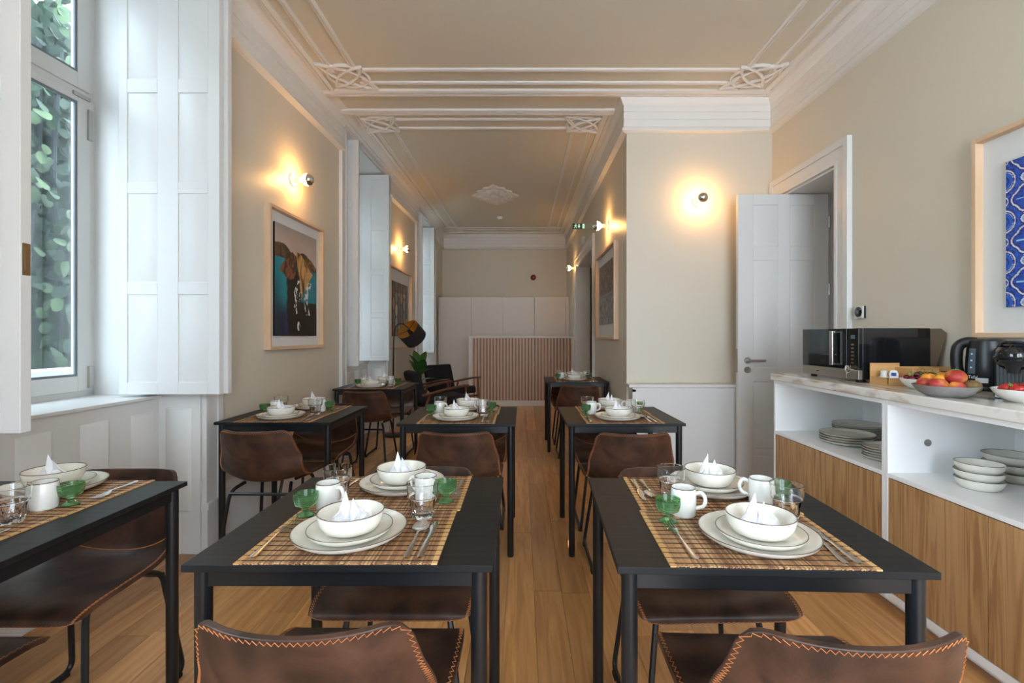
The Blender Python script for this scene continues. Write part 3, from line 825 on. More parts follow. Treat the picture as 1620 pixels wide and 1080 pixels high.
# ------------------------------------------------------------------ tableware prototypes
def make_mat():
    r = thing('placemat', '', 'placemat', group='bamboo placemats')
    b = MB(); p = .0042; n = int(.436 / p)
    for i in range(n):
        x = (i - n / 2) * p; e0 = random.uniform(0, .004); e1 = random.uniform(0, .004)
        b.box(x + .0004, x + p - .0004, -.163 + e0, .163 - e1, 0, .0026 + .0004 * random.random())
    b.build('bamboo_strips', M['slats'], r, kind='stuff')
    b = MB()
    for i in range(13):
        y = -.150 + i * .025
        b.box(-.2185, .2185, y - .0011, y + .0011, .0022, .0040)
    b.build('weaving_threads', M['dthread'], r, kind='stuff')
    for s in (-1, 1): b = MB(); b.box(s * .212 - .006, s * .212 + .006, -.1635, .1635, .0004, .0036); b.build('edge_strip', M['bamboo'], r, label='paler edge strip')
    return r
def plate(name, lab, cat, rad, h, mt, group, foot=.62):
    b = MB(); f = rad * foot
    pr_ = [(0, .001), (f * .9, 0), (f, 0), (rad * .86, h * .26), (rad * .965, h * .66), (rad, h * .96), (rad * .994, h * 1.03), (rad * .978, h), (rad * .93, h * .70), (rad * .80, h * .40), (f, h * .28), (0, h * .26)]
    ms = [0] * (len(pr_) - 1); ms[5] = 1; ms[6] = 1
    b.lathe(pr_, 48, mats=ms)
    o = b.build(name, [M[mt], M['rim']]); return tag(o, lab, cat, group)
def bowl(name, cat, rad, h, mt, group, foot=.58):
    b = MB(); f = rad * foot
    pr_ = [(0, .002), (f * .9, 0), (f, 0), (rad * .82, h * .18), (rad * .945, h * .52), (rad, h * .97), (rad * .988, h * 1.01), (rad * .965, h * .97), (rad * .90, h * .52), (rad * .77, h * .24), (f * .8, h * .15), (0, h * .14)]
    ms = [0] * (len(pr_) - 1); ms[5] = 1; ms[6] = 1
    b.lathe(pr_, 48, mats=ms)
    return tag(b.build(name, [M[mt], M['rim']]), '', cat, group)
def make_glass():
    b = MB(); pr_ = [(0, .0), (.027, 0), (.0295, .003), (.0345, .046), (.0355, .052), (.0405, .056), (.0425, .092), (.0415, .0928), (.0403, .092), (.0378, .057), (.0335, .050), (.0275, .016), (.02, .011), (0, .010)]
    def fn(a, z): return 1 - (.05 * abs(math.cos(9 * PI * a)) ** .6 if .002 < z < .05 else 0)
    b.lathe(pr_, 36, fn=fn); return tag(b.build('tumbler', M['glass'], angle=25), '', 'glass', 'clear faceted tumblers')
def make_egg():
    b = MB(); pr_ = [(0, 0), (.023, 0), (.0235, .003), (.015, .008), (.0075, .013), (.0075, .019), (.014, .023), (.024, .030)]
    for i in range(6):
        z = .031 + i * .0048; r = .0265 + .0045 * math.sin(min(1, i / 4) * PI / 2); pr_ += [(r + .0012, z), (r, z + .0024)]
    pr_ += [(.0318, .0615), (.0302, .062), (.0285, .058), (.0265, .044), (.02, .032), (0, .027)]
    b.lathe(pr_, 28); return tag(b.build('egg_cup', M['green'], angle=25), '', 'cup', 'green glass egg cups')
def make_mug():
    r = thing('mug', '', 'mug', group='white mugs')
    b = MB(); pr_ = [(0, .001), (.029, 0), (.032, .004), (.0335, .04), (.0325, .074), (.0315, .0765), (.030, .0755), (.0295, .04), (.027, .008), (0, .006)]
    ms = [0] * 9; ms[4] = 1; ms[5] = 1
    b.lathe(pr_, 32, mats=ms); b.build('mug_body', [M['mug'], M['rim']], r)
    b = MB(); b.tube(catmull([(.031, 0, .062), (.046, 0, .066), (.056, 0, .052), (.052, 0, .032), (.032, 0, .022)], 5), .0052, 8); b.build('handle', M['mug'], r)
    return r
def make_napkin():
    b = MB()
    def petal(x, y, w, h, lean, az, z0=.012):
        Mx = Matrix.Translation((x, y, z0)) @ Matrix.Rotation(az, 4, 'Z') @ Matrix.Rotation(lean, 4, 'X')
        vs = [(-w / 2, 0, 0), (w / 2, 0, 0), (w * .3, .006, h * .5), (-w * .3, .006, h * .5), (0, .002, h), (-w / 2, .012, 0), (w / 2, .012, 0), (w * .26, .013, h * .5), (-w * .26, .013, h * .5), (0, -.010, h * .25)]
        b.add([Mx @ Vector(v) for v in vs], [(0, 1, 9), (1, 2, 9), (0, 9, 3), (9, 2, 3), (3, 2, 4), (5, 8, 7, 6), (8, 4, 7), (0, 3, 8, 5), (3, 4, 8), (1, 6, 7, 2), (2, 7, 4), (0, 5, 6, 1)])
    petal(-.012, .006, .034, .082, R(10), R(8)); petal(.008, -.002, .030, .068, R(14), R(-18)); petal(.026, -.002, .028, .050, R(24), R(-38)); petal(-.026, .0, .026, .046, R(20), R(30))
    # crumpled folded base
    vs = []; n = 7
    for j in range(n):
        for i in range(n):
            x = -.045 + .09 * i / (n - 1); y = -.034 + .068 * j / (n - 1)
            vs.append((x, y, .012 + .35 * (x * x + y * y) / .09 * .1 + .010 * abs(noise.noise(Vector((x * 45, y * 45, 1))))))
    top = [(x * .96, y * .96, z + .009) for x, y, z in vs]; K = n * n; fs = []
    for j in range(n - 1):
        for i in range(n - 1):
            a = j * n + i; fs += [(a, a + n, a + n + 1, a + 1), (K + a, K + a + 1, K + a + n + 1, K + a + n)]
    ring = list(range(n)) + [j * n + n - 1 for j in range(1, n)] + [(n - 1) * n + i for i in range(n - 2, -1, -1)] + [j * n for j in range(n - 2, 0, -1)]
    for q in range(len(ring)):
        a, c = ring[q], ring[(q + 1) % len(ring)]; fs.append((a, c, K + c, K + a))
    b.add(vs + top, fs)
    b.v = [(v[0] * 1.15, v[1] * 1.15, .012 + (v[2] - .012) * 1.12) for v in b.v]; return tag(b.build('napkin', M['napkin'], angle=20), '', 'napkin', 'folded white paper napkins')
def outline(mb, stations, th=.0016):
    """flat cutlery body along +y from (y, half width, z, half thickness)"""
    vs = []; fs = []
    for y, w, z, h in stations: vs += [(-w, y, z), (0, y, z + h), (w, y, z), (0, y, z - h)]
    for i in range(len(stations) - 1):
        a = 4 * i
        for k in range(4):
            q = (k + 1) % 4; fs.append((a + k, a + q, a + 4 + q, a + 4 + k))
    fs += [(3, 2, 1, 0), tuple(4 * (len(stations) - 1) + k for k in range(4))]
    mb.add(vs, fs)
HANDLE = [(0, .004, .002, .0015), (.006, .0078, .002, .0018), (.03, .0072, .0025, .002), (.08, .0042, .005, .002), (.118, .003, .009, .002)]
def make_fork():
    b = MB(); outline(b, HANDLE + [(.132, .006, .009, .0012), (.145, .0115, .007, .001), (.160, .0125, .006, .001)])
    for x in (-.0105, -.0035, .0035, .0105):
        outline_ = [(.158, .0020, .006, .001), (.18, .0018, .0065, .0009), (.203, .0010, .010, .0006)]
        k = MB(); outline(k, outline_); b.add([(v[0] + x, v[1], v[2]) for v in k.v], k.f)
    return tag(b.build('fork', M['steel'], angle=60), '', 'fork', 'steel forks')
def make_knife():
    b = MB(); outline(b, [(0, .0045, .003, .0025), (.005, .0085, .003, .003), (.05, .0075, .003, .003), (.105, .005, .003, .003), (.112, .0055, .003, .002), (.125, .0085, .0025, .0012), (.175, .0095, .0025, .001), (.20, .006, .0025, .0008), (.209, .001, .0025, .0005)])
    return tag(b.build('knife', M['steel'], angle=60), '', 'knife', 'steel knives')
def make_spoon():
    b = MB(); outline(b, HANDLE + [(.132, .004, .009, .0016)])
    vs = []; fs = []; n = 14
    for k in range(2):
        for ri in (1., .75, .45):
            for i in range(n):
                a = 2 * PI * i / n; y = .163 + .034 * ri * math.cos(a); x = .021 * ri * math.sin(a) * (1 - .12 * math.cos(a))
                vs.append((x, y, .0085 - (1 - ri * ri) * .0072 + (.0011 if k else 0)))
        vs.append((0, .163, .0013 + (.0011 if k else 0)))
    S = 3 * n + 1
    for k in range(2):
        for q in range(2):
            for i in range(n):
                j = (i + 1) % n; f = (k * S + q * n + i, k * S + q * n + j, k * S + (q + 1) * n + j, k * S + (q + 1) * n + i); fs.append(f if k else f[::-1])
        for i in range(n):
            f = (k * S + 2 * n + i, k * S + 2 * n + (i + 1) % n, k * S + 3 * n); fs.append(f if k else f[::-1])
    for i in range(n): fs.append((i, (i + 1) % n, S + (i + 1) % n, S + i))
    b.add(vs, fs)
    return tag(b.build('spoon', M['steel'], angle=60), '', 'spoon', 'steel spoons')
PM = Proto(make_mat()); PD = Proto(plate('dinner_plate', '', 'plate', .135, .023, 'stone', 'large cream dinner plates'))
PS = Proto(plate('side_plate', '', 'plate', .100, .021, 'stone', 'small cream side plates')); PB = Proto(bowl('cereal_bowl', 'bowl', .078, .050, 'stone', 'cream cereal bowls'))
PG = Proto(make_glass()); PE = Proto(make_egg()); PU = Proto(make_mug()); PN = Proto(make_napkin()); PF = Proto(make_fork()); PK = Proto(make_knife()); PO = Proto(make_spoon())
NEAR = dict(plate=(-.018, -.020), glass=(.132, .105), egg=(-.186, .113), mug=(-.144, .160), fork=(-.192, -.140, 0), spoon=(.146, -.142, 0), knife=(.176, -.142, 0))
FAR = dict(plate=(-.006, -.045), glass=(.163, .060), egg=(-.168, .095), mug=(-.108, .092), fork=(-.192, -.12, 0), spoon=(.165, -.13, 0), knife=(.193, -.13, 0))
def setting(tk, far, over=None, skip=(), nap=0.):
    x, y, rz, ph, _ = TABLES[tk]; d = dict(FAR if far else NEAR); d.update(over or {})
    T = Matrix.Translation((x, y, 0)) @ Matrix.Rotation(rz, 4, 'Z') @ Matrix.Translation((.005 if far else -.003, .160 if far else -.158, TZ)) @ Matrix.Rotation(PI if far else 0, 4, 'Z')
    a0 = rz + (PI if far else 0); w = 'farther' if far else 'nearer'
    def at(px, py, pz): return tuple(T @ Vector((px, py, pz)))
    if 'mat' not in skip: PM.put(at(0, 0, .0), a0, 'woven bamboo placemat of the %s setting on the %s' % (w, ph))
    zt = .0037
    px, py = d['plate'][:2]
    if 'plate' not in skip:
        PD.put(at(px, py, zt), a0, 'large cream dinner plate of the %s setting on the %s' % (w, ph))
        PS.put(at(px + .003, py - .008, zt + .0078), a0 + 1, 'small cream plate stacked under the bowl, %s setting on the %s' % (w, ph))
        PB.put(at(px + .004, py - .006, zt + .0158), a0 + 2, 'cream bowl with dark rim, %s plate stack on the %s' % (w, ph))
        PN.put(at(px + .003, py - .004, zt + .0125), nap, 'white folded paper napkin in the %s bowl on the %s' % (w, ph))
    for key, P, lab, z, ra in (('glass', PG, 'clear faceted tumbler of the %s setting on the %s', zt, .3), ('egg', PE, 'green glass egg cup of the %s setting on the %s', zt, 0),
                           ('mug', PU, 'white mug with brown rim, %s setting on the %s', zt, 0), ('fork', PF, 'steel fork of the %s setting on the %s', zt, 0),
                           ('spoon', PO, 'steel spoon of the %s setting on the %s', zt, 0), ('knife', PK, 'steel knife of the %s setting on the %s', zt, 0)):
        if key in skip: continue
        q = d[key]; P.put(at(q[0], q[1], z), a0 + ra + (q[2] if len(q) > 2 else 0) + (R(-25) if key == 'mug' else 0), lab % (w, ph))
setting('B', False, nap=R(20)); setting('B', True)
setting('C', False, dict(plate=(.025, -.02), glass=(.162, .118), egg=(-.16, .083), mug=(-.105, .135), fork=(-.155, -.135, R(4)), spoon=(.158, -.142, R(-4)), knife=(.185, -.142, R(-2))), nap=R(-10))
setting('C', True, dict(plate=(-.04, -.04), glass=(.11, .045), egg=(-.195, .075), mug=(-.135, .09)), nap=R(10))
setting('A', False, dict(glass=(.128, .11)))
setting('A', True, dict(egg=(-.155, .075), mug=(-.107, .105), fork=(-.168, -.15, R(8)), plate=(.02, -.055)), skip=('spoon', 'knife', 'glass'), nap=R(15))
for k in 'DEFGH':
    setting(k, False, nap=R(random.uniform(-30, 30))); setting(k, True, nap=R(random.uniform(-30, 30)))

# ------------------------------------------------------------------ crockery stored in the buffet
ZS = .618
def stack(proto, n, x, y, step, what, cap):
    for i in range(n):
        w = 'topmost' if i == n - 1 else ('lowest' if i == 0 else ('second from the bottom' if i == 1 else 'third from the bottom' if i == 2 else 'fourth from the bottom'))
        proto.put((x + random.uniform(-.002, .002), y + random.uniform(-.002, .002), ZS + i * step), random.random(), '%s, %s' % (what, w), cap)
PT = Proto(plate('taupe_plate', '', 'plate', .140, .022, 'taupe', ''))
PT2 = Proto(plate('taupe_side_plate', '', 'plate', .100, .020, 'taupe', ''))
stack(PT, 4, 1.885, 2.80, .0135, 'large taupe plate in the front stack of the open shelf', 'front stack of large taupe plates')
stack(PT, 5, 2.095, 3.01, .0135, 'large taupe plate in the rear stack of the open shelf', 'rear stack of large taupe plates')
stack(PT2, 5, 1.83, 2.435, .0125, 'small taupe plate stacked beside the shelf divider', 'stack of small taupe plates')
PBW = Proto(bowl('taupe_bowl', 'bowl', .081, .042, 'stone', '', .68))
stack(PBW, 3, 1.865, 1.975, .032, 'cream low bowl in the front stack of the nearer shelf', 'front stack of cream bowls')
PBV = Proto(bowl('taupe_pasta_bowl', 'bowl', .098, .042, 'taupe', '', .72))
stack(PBV, 3, 2.105, 2.08, .036, 'wide taupe bowl in the rear stack of the nearer shelf', 'rear stack of wide bowls')

# ------------------------------------------------------------------ things on the countertop
mw = thing('microwave', 'black microwave oven with steel lower band on the marble counter', 'microwave', (1.77, 2.78, ZT))
b = MB(); b.box(.012, .366, -.25, .25, .018, .288); b.build('housing', M['blackgloss'], mw, bevel=.003)
b = MB(); b.box(-.012, .011, -.158, .25, .068, .288); od = b.build('oven_door', M['darkglass'], mw, bevel=.002)
b = MB(); b.box(-.010, .011, -.25, -.160, .068, .288); cp = b.build('control_panel', M['blackgloss'], mw, bevel=.002)
b = MB(); b.box(-.012, .011, -.158, .25, .018, .067).box(-.010, .011, -.25, -.160, .018, .067); b.build('steel_band', M['brushed'], mw, bevel=.002)
b = MB(); b.box(-.042, -.028, -.085, -.055, .085, .275).box(-.03, -.011, -.083, -.065, .262, .275).box(-.03, -.011, -.083, -.065, .085, .098); b.build('door_handle', M['steel'], od, bevel=.003)
b = MB(); b.box(-.0115, -.0095, -.222, -.192, .232, .252); b.build('display', M['gauge'], cp)
for i in range(6):
    b = MB(); b.box(-.0125, -.0095, -.217, -.196, .100 + i * .0195, .1075 + i * .0195); b.build('button', M['steel'], cp)
b = MB(); RY = Matrix.Rotation(R(-90), 3, 'Y'); b.lathe([(0, 0), (.022, 0), (.021, .022), (.018, .024), (0, .0235)], 24, (-.010, -.195, .070), rot=RY); b.build('knob', M['chrome'], cp)
for x in (.03, .33):
    for y in (-.2, .2): b = MB(); b.box(x - .012, x + .012, y - .012, y + .012, 0, .019); b.build('foot', M['rubber'], mw)
b = MB(); vs = [(.366, -.25, .024), (.366, .20, .024), (.366, .20, .286), (.366, -.25, .286), (.395, -.245, .07), (.40, .15, .07), (.46, .15, .262), (.466, -.235, .262), (.425, -.247, .286), (.425, .19, .286)]
b.add(vs, [(0, 3, 2, 1), (0, 1, 5, 4), (4, 5, 6, 7), (7, 6, 9, 8), (8, 9, 2, 3), (0, 4, 7, 8, 3), (1, 2, 9, 6, 5)]); b.build('rear_housing', M['bronze'], mw, label='bronze chamfered rear housing')

bx = thing('bamboo_caddy', 'low bamboo caddy with compartments in front of the microwave', 'caddy', (1.80, 2.375, ZT))
b = MB(); b.box(0, .36, .0, .13, 0, .008).box(0, .15, .122, .13, .008, .108).box(.15, .36, .122, .13, .008, .09).box(0, .36, 0, .008, .008, .040).box(0, .008, .0005, .122, .008, .040).box(.352, .3595, .0005, .122, .008, .09)
for x in (.125, .25): b.box(x, x + .006, .008, .122, .008, .088)
b.build('caddy_box', M['bamboo'], bx, bevel=.001)
def creamer(label, x, y, flip):
    r = thing('creamer_cup', label, 'creamer', (x, y, ZT + .0085), R(-42), 'coffee creamers in the bamboo caddy')
    b = MB()
    if flip: b.prism([(-.016, 0), (.016, 0), (.019, .05), (.011, .066), (-.011, .066), (-.019, .05)], -.004, .004, fn=lambda x_, y_, z_: (x_, z_, y_)); b.build('packet', M['print_white'], r, bevel=.001); b = MB(); b.box(-.010, .010, -.0052, -.0038, .038, .054); b.build('blue_label', M['blue_print'], r)
    else: b.lathe([(0, 0), (.016, 0), (.021, .03), (.023, .031), (.022, .033), (0, .034)], 18); b.lathe([(0, .034), (.016, .034), (.013, .05), (.018, .064), (0, .066)], 10); b.build('cup', M['creamer'], r)
    return r
creamer('small pale creamer cup at left end of the bamboo caddy', 1.836, 2.455, False); creamer('white packet with blue label in the bamboo caddy', 1.868, 2.43, True)

# kettle
kt = thing('kettle', 'black electric kettle with blue water gauge behind the fruit', 'kettle', (2.132, 2.215, ZT))
b = MB(); b.lathe([(0, .0), (.082, 0), (.085, .006), (.083, .018), (0, .019)], 36); b.build('power_base', M['blackplastic'], kt)
b = MB(); b.lathe([(0, .02), (.076, .02), (.079, .026), (.077, .12), (.071, .20), (.066, .224), (.055, .233), (0, .236)], 40); b.build('kettle_body', M['blackplastic'], kt)
b = MB(); hd = Vector((math.cos(R(140)), math.sin(R(140)), 0))
b.tube([tuple(hd * r_ + Vector((0, 0, z))) for r_, z in [(q[0], q[1]) for q in catmull([(.036, .218, 0), (.070, .219, 0), (.098, .200, 0), (.106, .155, 0), (.103, .09, 0), (.092, .048, 0), (.062, .035, 0)], 6)]], .023, 10)
b.build('handle', M['blackplastic'], kt)
def on_body(mb, ang, z0, z1, halfdeg, rfun, t=.003, n=6):
    vs = []; zs = [z0 + (z1 - z0) * i / 6 for i in range(7)]
    for z in zs:
        for k in range(n + 1):
            a = R(ang - halfdeg + 2 * halfdeg * k / n)
            for rr in (rfun(z) - .002, rfun(z) + t): vs.append((rr * math.cos(a), rr * math.sin(a), z))
    fs = []; q = 2 * (n + 1)
    for i in range(6):
        for k in range(n):
            a = i * q + 2 * k; fs += [(a + 1, a + 3, a + q + 3, a + q + 1), (a, a + q, a + q + 2, a + 2)]
        a = i * q; fs.append((a, a + 1, a + q + 1, a + q)); a = i * q + 2 * n; fs.append((a, a + q, a + q + 1, a + 1))
    for i in (0, 6):
        for k in range(n): a = i * q + 2 * k; fs.append((a, a + 2, a + 3, a + 1))
    mb.add(vs, fs)
kr = lambda z: .079 - .002 * (z - .026) / .094 if z < .12 else .077 - .006 * (z - .12) / .08
b = MB(); on_body(b, 183, .076, .19, 12, kr, .002); wg = b.build('water_gauge', M['gauge'], kt)
for z in (.10, .132, .162): b = MB(); on_body(b, 183, z, z + .007, 3, lambda q: kr(q) + .002, .0008, 2); b.build('gauge_mark', M['print_white'], wg)
b = MB(); on_body(b, 212, .036, .058, 16, kr, .0015, 8); b.build('pale_plaque', M['print_white'], kt)
def text(s, size, parent, Mx, mt, name='lettering', ext=.0006):
    c = bpy.data.curves.new(name, 'FONT'); c.body = s; c.size = size; c.align_x = 'CENTER'; c.align_y = 'CENTER'; c.extrude = ext; c.materials.append(M[mt])
    t = bpy.data.objects.new(name, c); me = bpy.data.meshes.new_from_object(t); bpy.data.objects.remove(t)
    o = bpy.data.objects.new(name, me); COL.objects.link(o)
    if parent: o.parent = parent
    o.matrix_basis = Mx; return o
def face_mx(pos, ang):   # text plane facing outward along the horizontal angle ang
    return Matrix.Translation(pos) @ Matrix.Rotation(R(ang + 90), 4, 'Z') @ Matrix.Rotation(R(90), 4, 'X')
text('Tefal', .021, kt, face_mx((.0802 * math.cos(R(189)), .0802 * math.sin(R(189)), .060), 189), 'print_white')
b = MB(); b.box(-.0128, -.0115, .083, .108, .0405, .0455); b.build('maker_mark', M['rubber'], mw)

# capsule coffee machine
cm = thing('coffee_machine', 'compact black capsule coffee machine at the right picture edge', 'coffee machine', (1.99, 1.955, ZT), R(-50))
b = MB(); b.prism([(-.055, -.02), (.055, -.02), (.058, .02), (.058, .19), (.045, .205), (-.045, .205), (-.058, .19), (-.058, .02)], .0, .20); b.build('machine_body', M['blackplastic'], cm, bevel=.006)
b = MB(); b.sphere((0, 0, .165), .062, 24, 14, sc=(1, 1.15, .98)); b.lathe([(.0, .155), (.066, .155), (.068, .160), (.066, .166), (0, .166)], 32, (0, -.004, 0)); b.build('head_dome', M['blackgloss'], cm)
b = MB(); b.tube(fillet([(-.045, -.01, .20), (-.03, -.052, .222), (.03, -.052, .222), (.045, -.01, .20)], .02), .006, 8); b.tube([(-.02, -.063, .185), (0, -.048, .212), (.02, -.063, .185)], .004, 8); b.build('lever', M['blackgloss'], cm)
b = MB(); b.lathe([(0, .10), (.018, .10), (.026, .135), (.04, .15), (0, .155)], 20, (0, -.045, 0)); b.build('spout', M['blackplastic'], cm)
for i in range(9):
    if i == 0:
        b = MB(); b.box(-.0025, .0025, -.026, -.019, .025, .125); rb0 = b.build('rib', M['blackplastic'], cm); rb = rb0
    else: rb = rb0.copy(); COL.objects.link(rb); rb.parent = cm
    rb.location = (-.044 + i * .011, 0, 0)
b = MB(); b.box(-.05, .05, -.10, -.015, 0, .02); b.build('drip_tray', M['blackgloss'], cm, bevel=.004)
b = MB(); b.box(.06, .115, .03, .20, .0, .19); b.build('water_tank', M['darkglass'], cm, bevel=.01)

# fruit bowls
def plain_bowl(name, lab, rad, h, mt, loc):
    b = MB(); pr_ = [(0, .002), (rad * .5, 0), (rad * .56, .001), (rad * .80, h * .34), (rad * .94, h * .75), (rad, h), (rad * .985, h * 1.02), (rad * .965, h), (rad * .90, h * .72), (rad * .76, h * .36), (rad * .5, h * .12), (0, h * .10)]
    b.lathe(pr_, 48); return tag(b.build(name, M[mt], loc=loc), lab, 'bowl')
plain_bowl('fruit_bowl', 'grey stoneware bowl of peaches on the marble counter', .112, .046, 'greyware', (1.74, 1.985, ZT))
plain_bowl('fruit_bowl', 'white bowl of dark cherries behind the grey bowl', .098, .048, 'mug', (1.875, 2.25, ZT))
plain_bowl('fruit_bowl', 'white bowl of strawberries at right picture edge', .112, .048, 'mug', (1.895, 1.80, ZT))
EX = Vector((.751, -.66, 0)); EY = Vector((.66, .751, 0))
def fruit(name, lab, cat, mt, c, lat, dep, z, r, sc=(1, 1, 1), stem=False, seed=0, group=None):
    p = Vector((c[0], c[1], ZT)) + EX * lat + EY * dep + Vector((0, 0, z))
    root = thing(name, lab, cat, tuple(p), seed * 1.3, group)
    b = MB()
    def fn(v):
        a = math.atan2(v.y, v.x); d = (v.z / r)
        k = 1 - .07 * max(0, math.cos(a)) ** 8 * (1 if mt in ('peach', 'apricot') else 0)
        return Vector((v.x * k, v.y * k, v.z - .16 * r * math.exp(-(math.hypot(v.x, v.y) / (.28 * r)) ** 2) * (1 if d > 0 else 0)))
    b.sphere((0, 0, 0), r, 20, 14, sc=sc, fn=fn); b.build(name.split('_')[0] + '_flesh', M[mt], root)
    if stem:
        b = MB(); b.tube([(0, 0, r * sc[2] * .8), (.002, 0, r * sc[2] * 1.08)], .002, 6)
        for i in range(4):
            a = i * PI / 2 + .4; b.add([(0, 0, r * .86), (.014 * math.cos(a - .5), .014 * math.sin(a - .5), r * .9), (.022 * math.cos(a), .022 * math.sin(a), r * .86), (.014 * math.cos(a + .5), .014 * math.sin(a + .5), r * .9), (.008 * math.cos(a), .008 * math.sin(a), r * .98)], [(0, 1, 4), (1, 2, 4), (2, 3, 4), (3, 0, 4)])
        b.build('calyx', M['calyx'] if stem == 1 else M['bark'], root)
    return root
gb = (1.74, 1.985)
fruit('peach', 'red and yellow peach with leafy stem on top of the grey bowl', 'fruit', 'peach', gb, .030, -.005, .080, .034, (1.08, 1.08, .95), 1, 1)
fruit('peach', 'red peach leaning in the middle front of the grey bowl', 'fruit', 'peach', gb, -.026, -.052, .050, .029, (1.25, 1, .95), False, 2)
fruit('peach', 'red peach at left end of the grey bowl', 'fruit', 'peach', gb, -.068, -.012, .049, .028, (1.1, 1, .9), False, 3)
fruit('peach', 'smooth red nectarine at front of the grey bowl beside the kiwi', 'fruit', 'peach', gb, .034, -.050, .044, .026, (1.1, 1, .9), False, 4)
fruit('apricot', 'yellow apricot at back left of the grey bowl', 'fruit', 'apricot', gb, -.055, .040, .066, .027, (1.1, 1, .9), False, 5)
fruit('apricot', 'orange apricot with dark stem end at back of the grey bowl', 'fruit', 'apricot', gb, -.004, .045, .076, .025, (1.1, 1, .9), 2, 6)
fruit('apricot', 'small orange apricot in the middle of the grey bowl', 'fruit', 'apricot', gb, -.016, .002, .070, .023, (1, 1, .9), False, 7)
fruit('kiwi', 'brown fuzzy kiwi at right end of the grey bowl', 'fruit', 'kiwi', gb, .080, -.012, .045, .030, (1.25, 1, .95), False, 8)
cb = (1.875, 2.25)
cherry = None; k = 0
def cherry_at(lat, dep, z):
    global cherry
    p = Vector((cb[0], cb[1], ZT)) + EX * lat + EY * dep + Vector((0, 0, z))
    if cherry is None:
        cherry = thing('cherry', 'dark red cherry heaped in the white bowl behind the peaches', 'fruit', tuple(p), 0, 'cherries in the white bowl')
        b = MB(); b.sphere((0, 0, 0), .0125, 14, 10, sc=(1.05, 1, .92)); b.build('cherry_flesh', M['cherry'], cherry)
        b = MB(); b.tube(catmull([(0, 0, .010), (.006, .002, .022), (.016, .002, .03)], 4), .0009, 5); b.build('stalk', M['calyx'], cherry); return
    dup(cherry, tuple(p), random.uniform(0, 6))
for dep in (-.06, -.035, -.01, .015, .04):
    for lat in (-.068, -.043, -.018, .007, .032, .057):
        if math.hypot(lat, dep) < .074: cherry_at(lat + random.uniform(-.003, .003), dep + random.uniform(-.003, .003), .044 + random.uniform(0, .01))
for lat, dep in ((-.03, -.02), (0, .0), (.03, -.012), (.02, .03), (-.02, .03)): cherry_at(lat, dep, .069)
sb = (1.895, 1.80)
def strawberry(lab, lat, dep, z, ax, seed):
    p = Vector((sb[0], sb[1], ZT)) + EX * lat + EY * dep + Vector((0, 0, z))
    r = thing('strawberry', lab, 'fruit', tuple(p)); r.rotation_euler = ax
    b = MB(); b.lathe([(0, -.024), (.008, -.020), (.0155, -.006), (.0185, .006), (.016, .014), (.008, .017), (0, .0165)], 16); b.build('berry', M['berry'], r)
    b = MB()
    for i in range(7):
        a = 2 * PI * i / 7; c, s_ = math.cos(a), math.sin(a)
        b.add([(0, 0, .0172), (.011 * c - .0045 * s_, .011 * s_ + .0045 * c, .0195), (.022 * c, .022 * s_, .015), (.011 * c + .0045 * s_, .011 * s_ - .0045 * c, .0195), (.010 * c, .010 * s_, .0225)], [(0, 1, 4), (1, 2, 4), (2, 3, 4), (3, 0, 4)])
    b.build('calyx', M['calyx'], r); return r
for i, (la, de, z, ax, w) in enumerate([(-.07, -.02, .050, (R(75), .2, R(30)), 'at left of the white bowl showing its green calyx'), (-.04, -.055, .048, (R(115), 0, R(200)), 'at near left of the white bowl'),
    (-.042, .02, .052, (R(100), .3, R(140)), 'second row left in the white bowl'), (.0, -.045, .052, (R(120), .1, R(-20)), 'at near middle of the white bowl'), (.0, .0, .066, (R(60), .2, R(60)), 'on top of the strawberry bowl with leaves up'),
    (.035, -.03, .054, (R(110), 0, R(80)), 'right of the middle in the white bowl'), (-.01, .05, .052, (R(95), 0, R(170)), 'at back of the white bowl'), (.06, .01, .052, (R(90), .2, R(-60)), 'at right of the white bowl')]):
    strawberry('red strawberry ' + w, la, de, z, ax, i)

# ------------------------------------------------------------------ wall lamps
def sconce(lab, loc, n):
    r = thing('wall_lamp', lab, 'wall lamp', loc, math.atan2(n[1], n[0]), 'half-silvered bulb wall lamps')
    RZ = Matrix.Rotation(R(90), 3, 'Y')
    b = MB(); b.lathe([(0, 0), (.050, 0), (.050, .012), (.047, .015), (0, .0155)], 32, rot=RZ); b.build('backplate', M['white'], r)
    b = MB(); b.lathe([(.019, .015), (.019, .05), (.021, .052), (.021, .062), (0, .062)], 20, rot=RZ); sk = b.build('lamp_socket', M['white'], r)
    C0 = .125; rr = .0475
    prof = [(0, .062), (.014, .064), (.017, .072)] + [(rr * math.sin(t), C0 - rr * math.cos(t)) for t in [R(28 + i * 8) for i in range(9)]]
    b = MB(); b.lathe(prof, 28, rot=RZ); bu = b.build('bulb', M['bulb'], sk, label='lit glass half of the bulb')
    b = MB(); b.lathe([(rr * math.sin(t), C0 - rr * math.cos(t)) for t in [R(92 + i * 8) for i in range(11)]] + [(0, C0 + rr)], 28, rot=RZ); b.build('mirror_cap', M['chrome'], sk, label='mirrored front half of the bulb')
    return r
lx = lambda y: XL + .02 * (y - 2.94)
sconce('lit half-silvered globe lamp above the coast picture', (lx(3.80), 3.80, 2.465), (1, 0))
sconce('lit half-silvered globe lamp above the striped leaf picture', (lx(6.86), 6.86, 2.47), (1, 0))
sconce('lit half-silvered globe lamp on the wall left of the open door', (1.578, YP, 2.447), (0, -1))
sconce('lit half-silvered globe lamp above the grey woven picture', (XC, 5.27, 2.437), (-1, 0))
sconce('lit half-silvered globe lamp farthest back by the exit sign', (XC, 8.56, 2.437), (-1, 0))

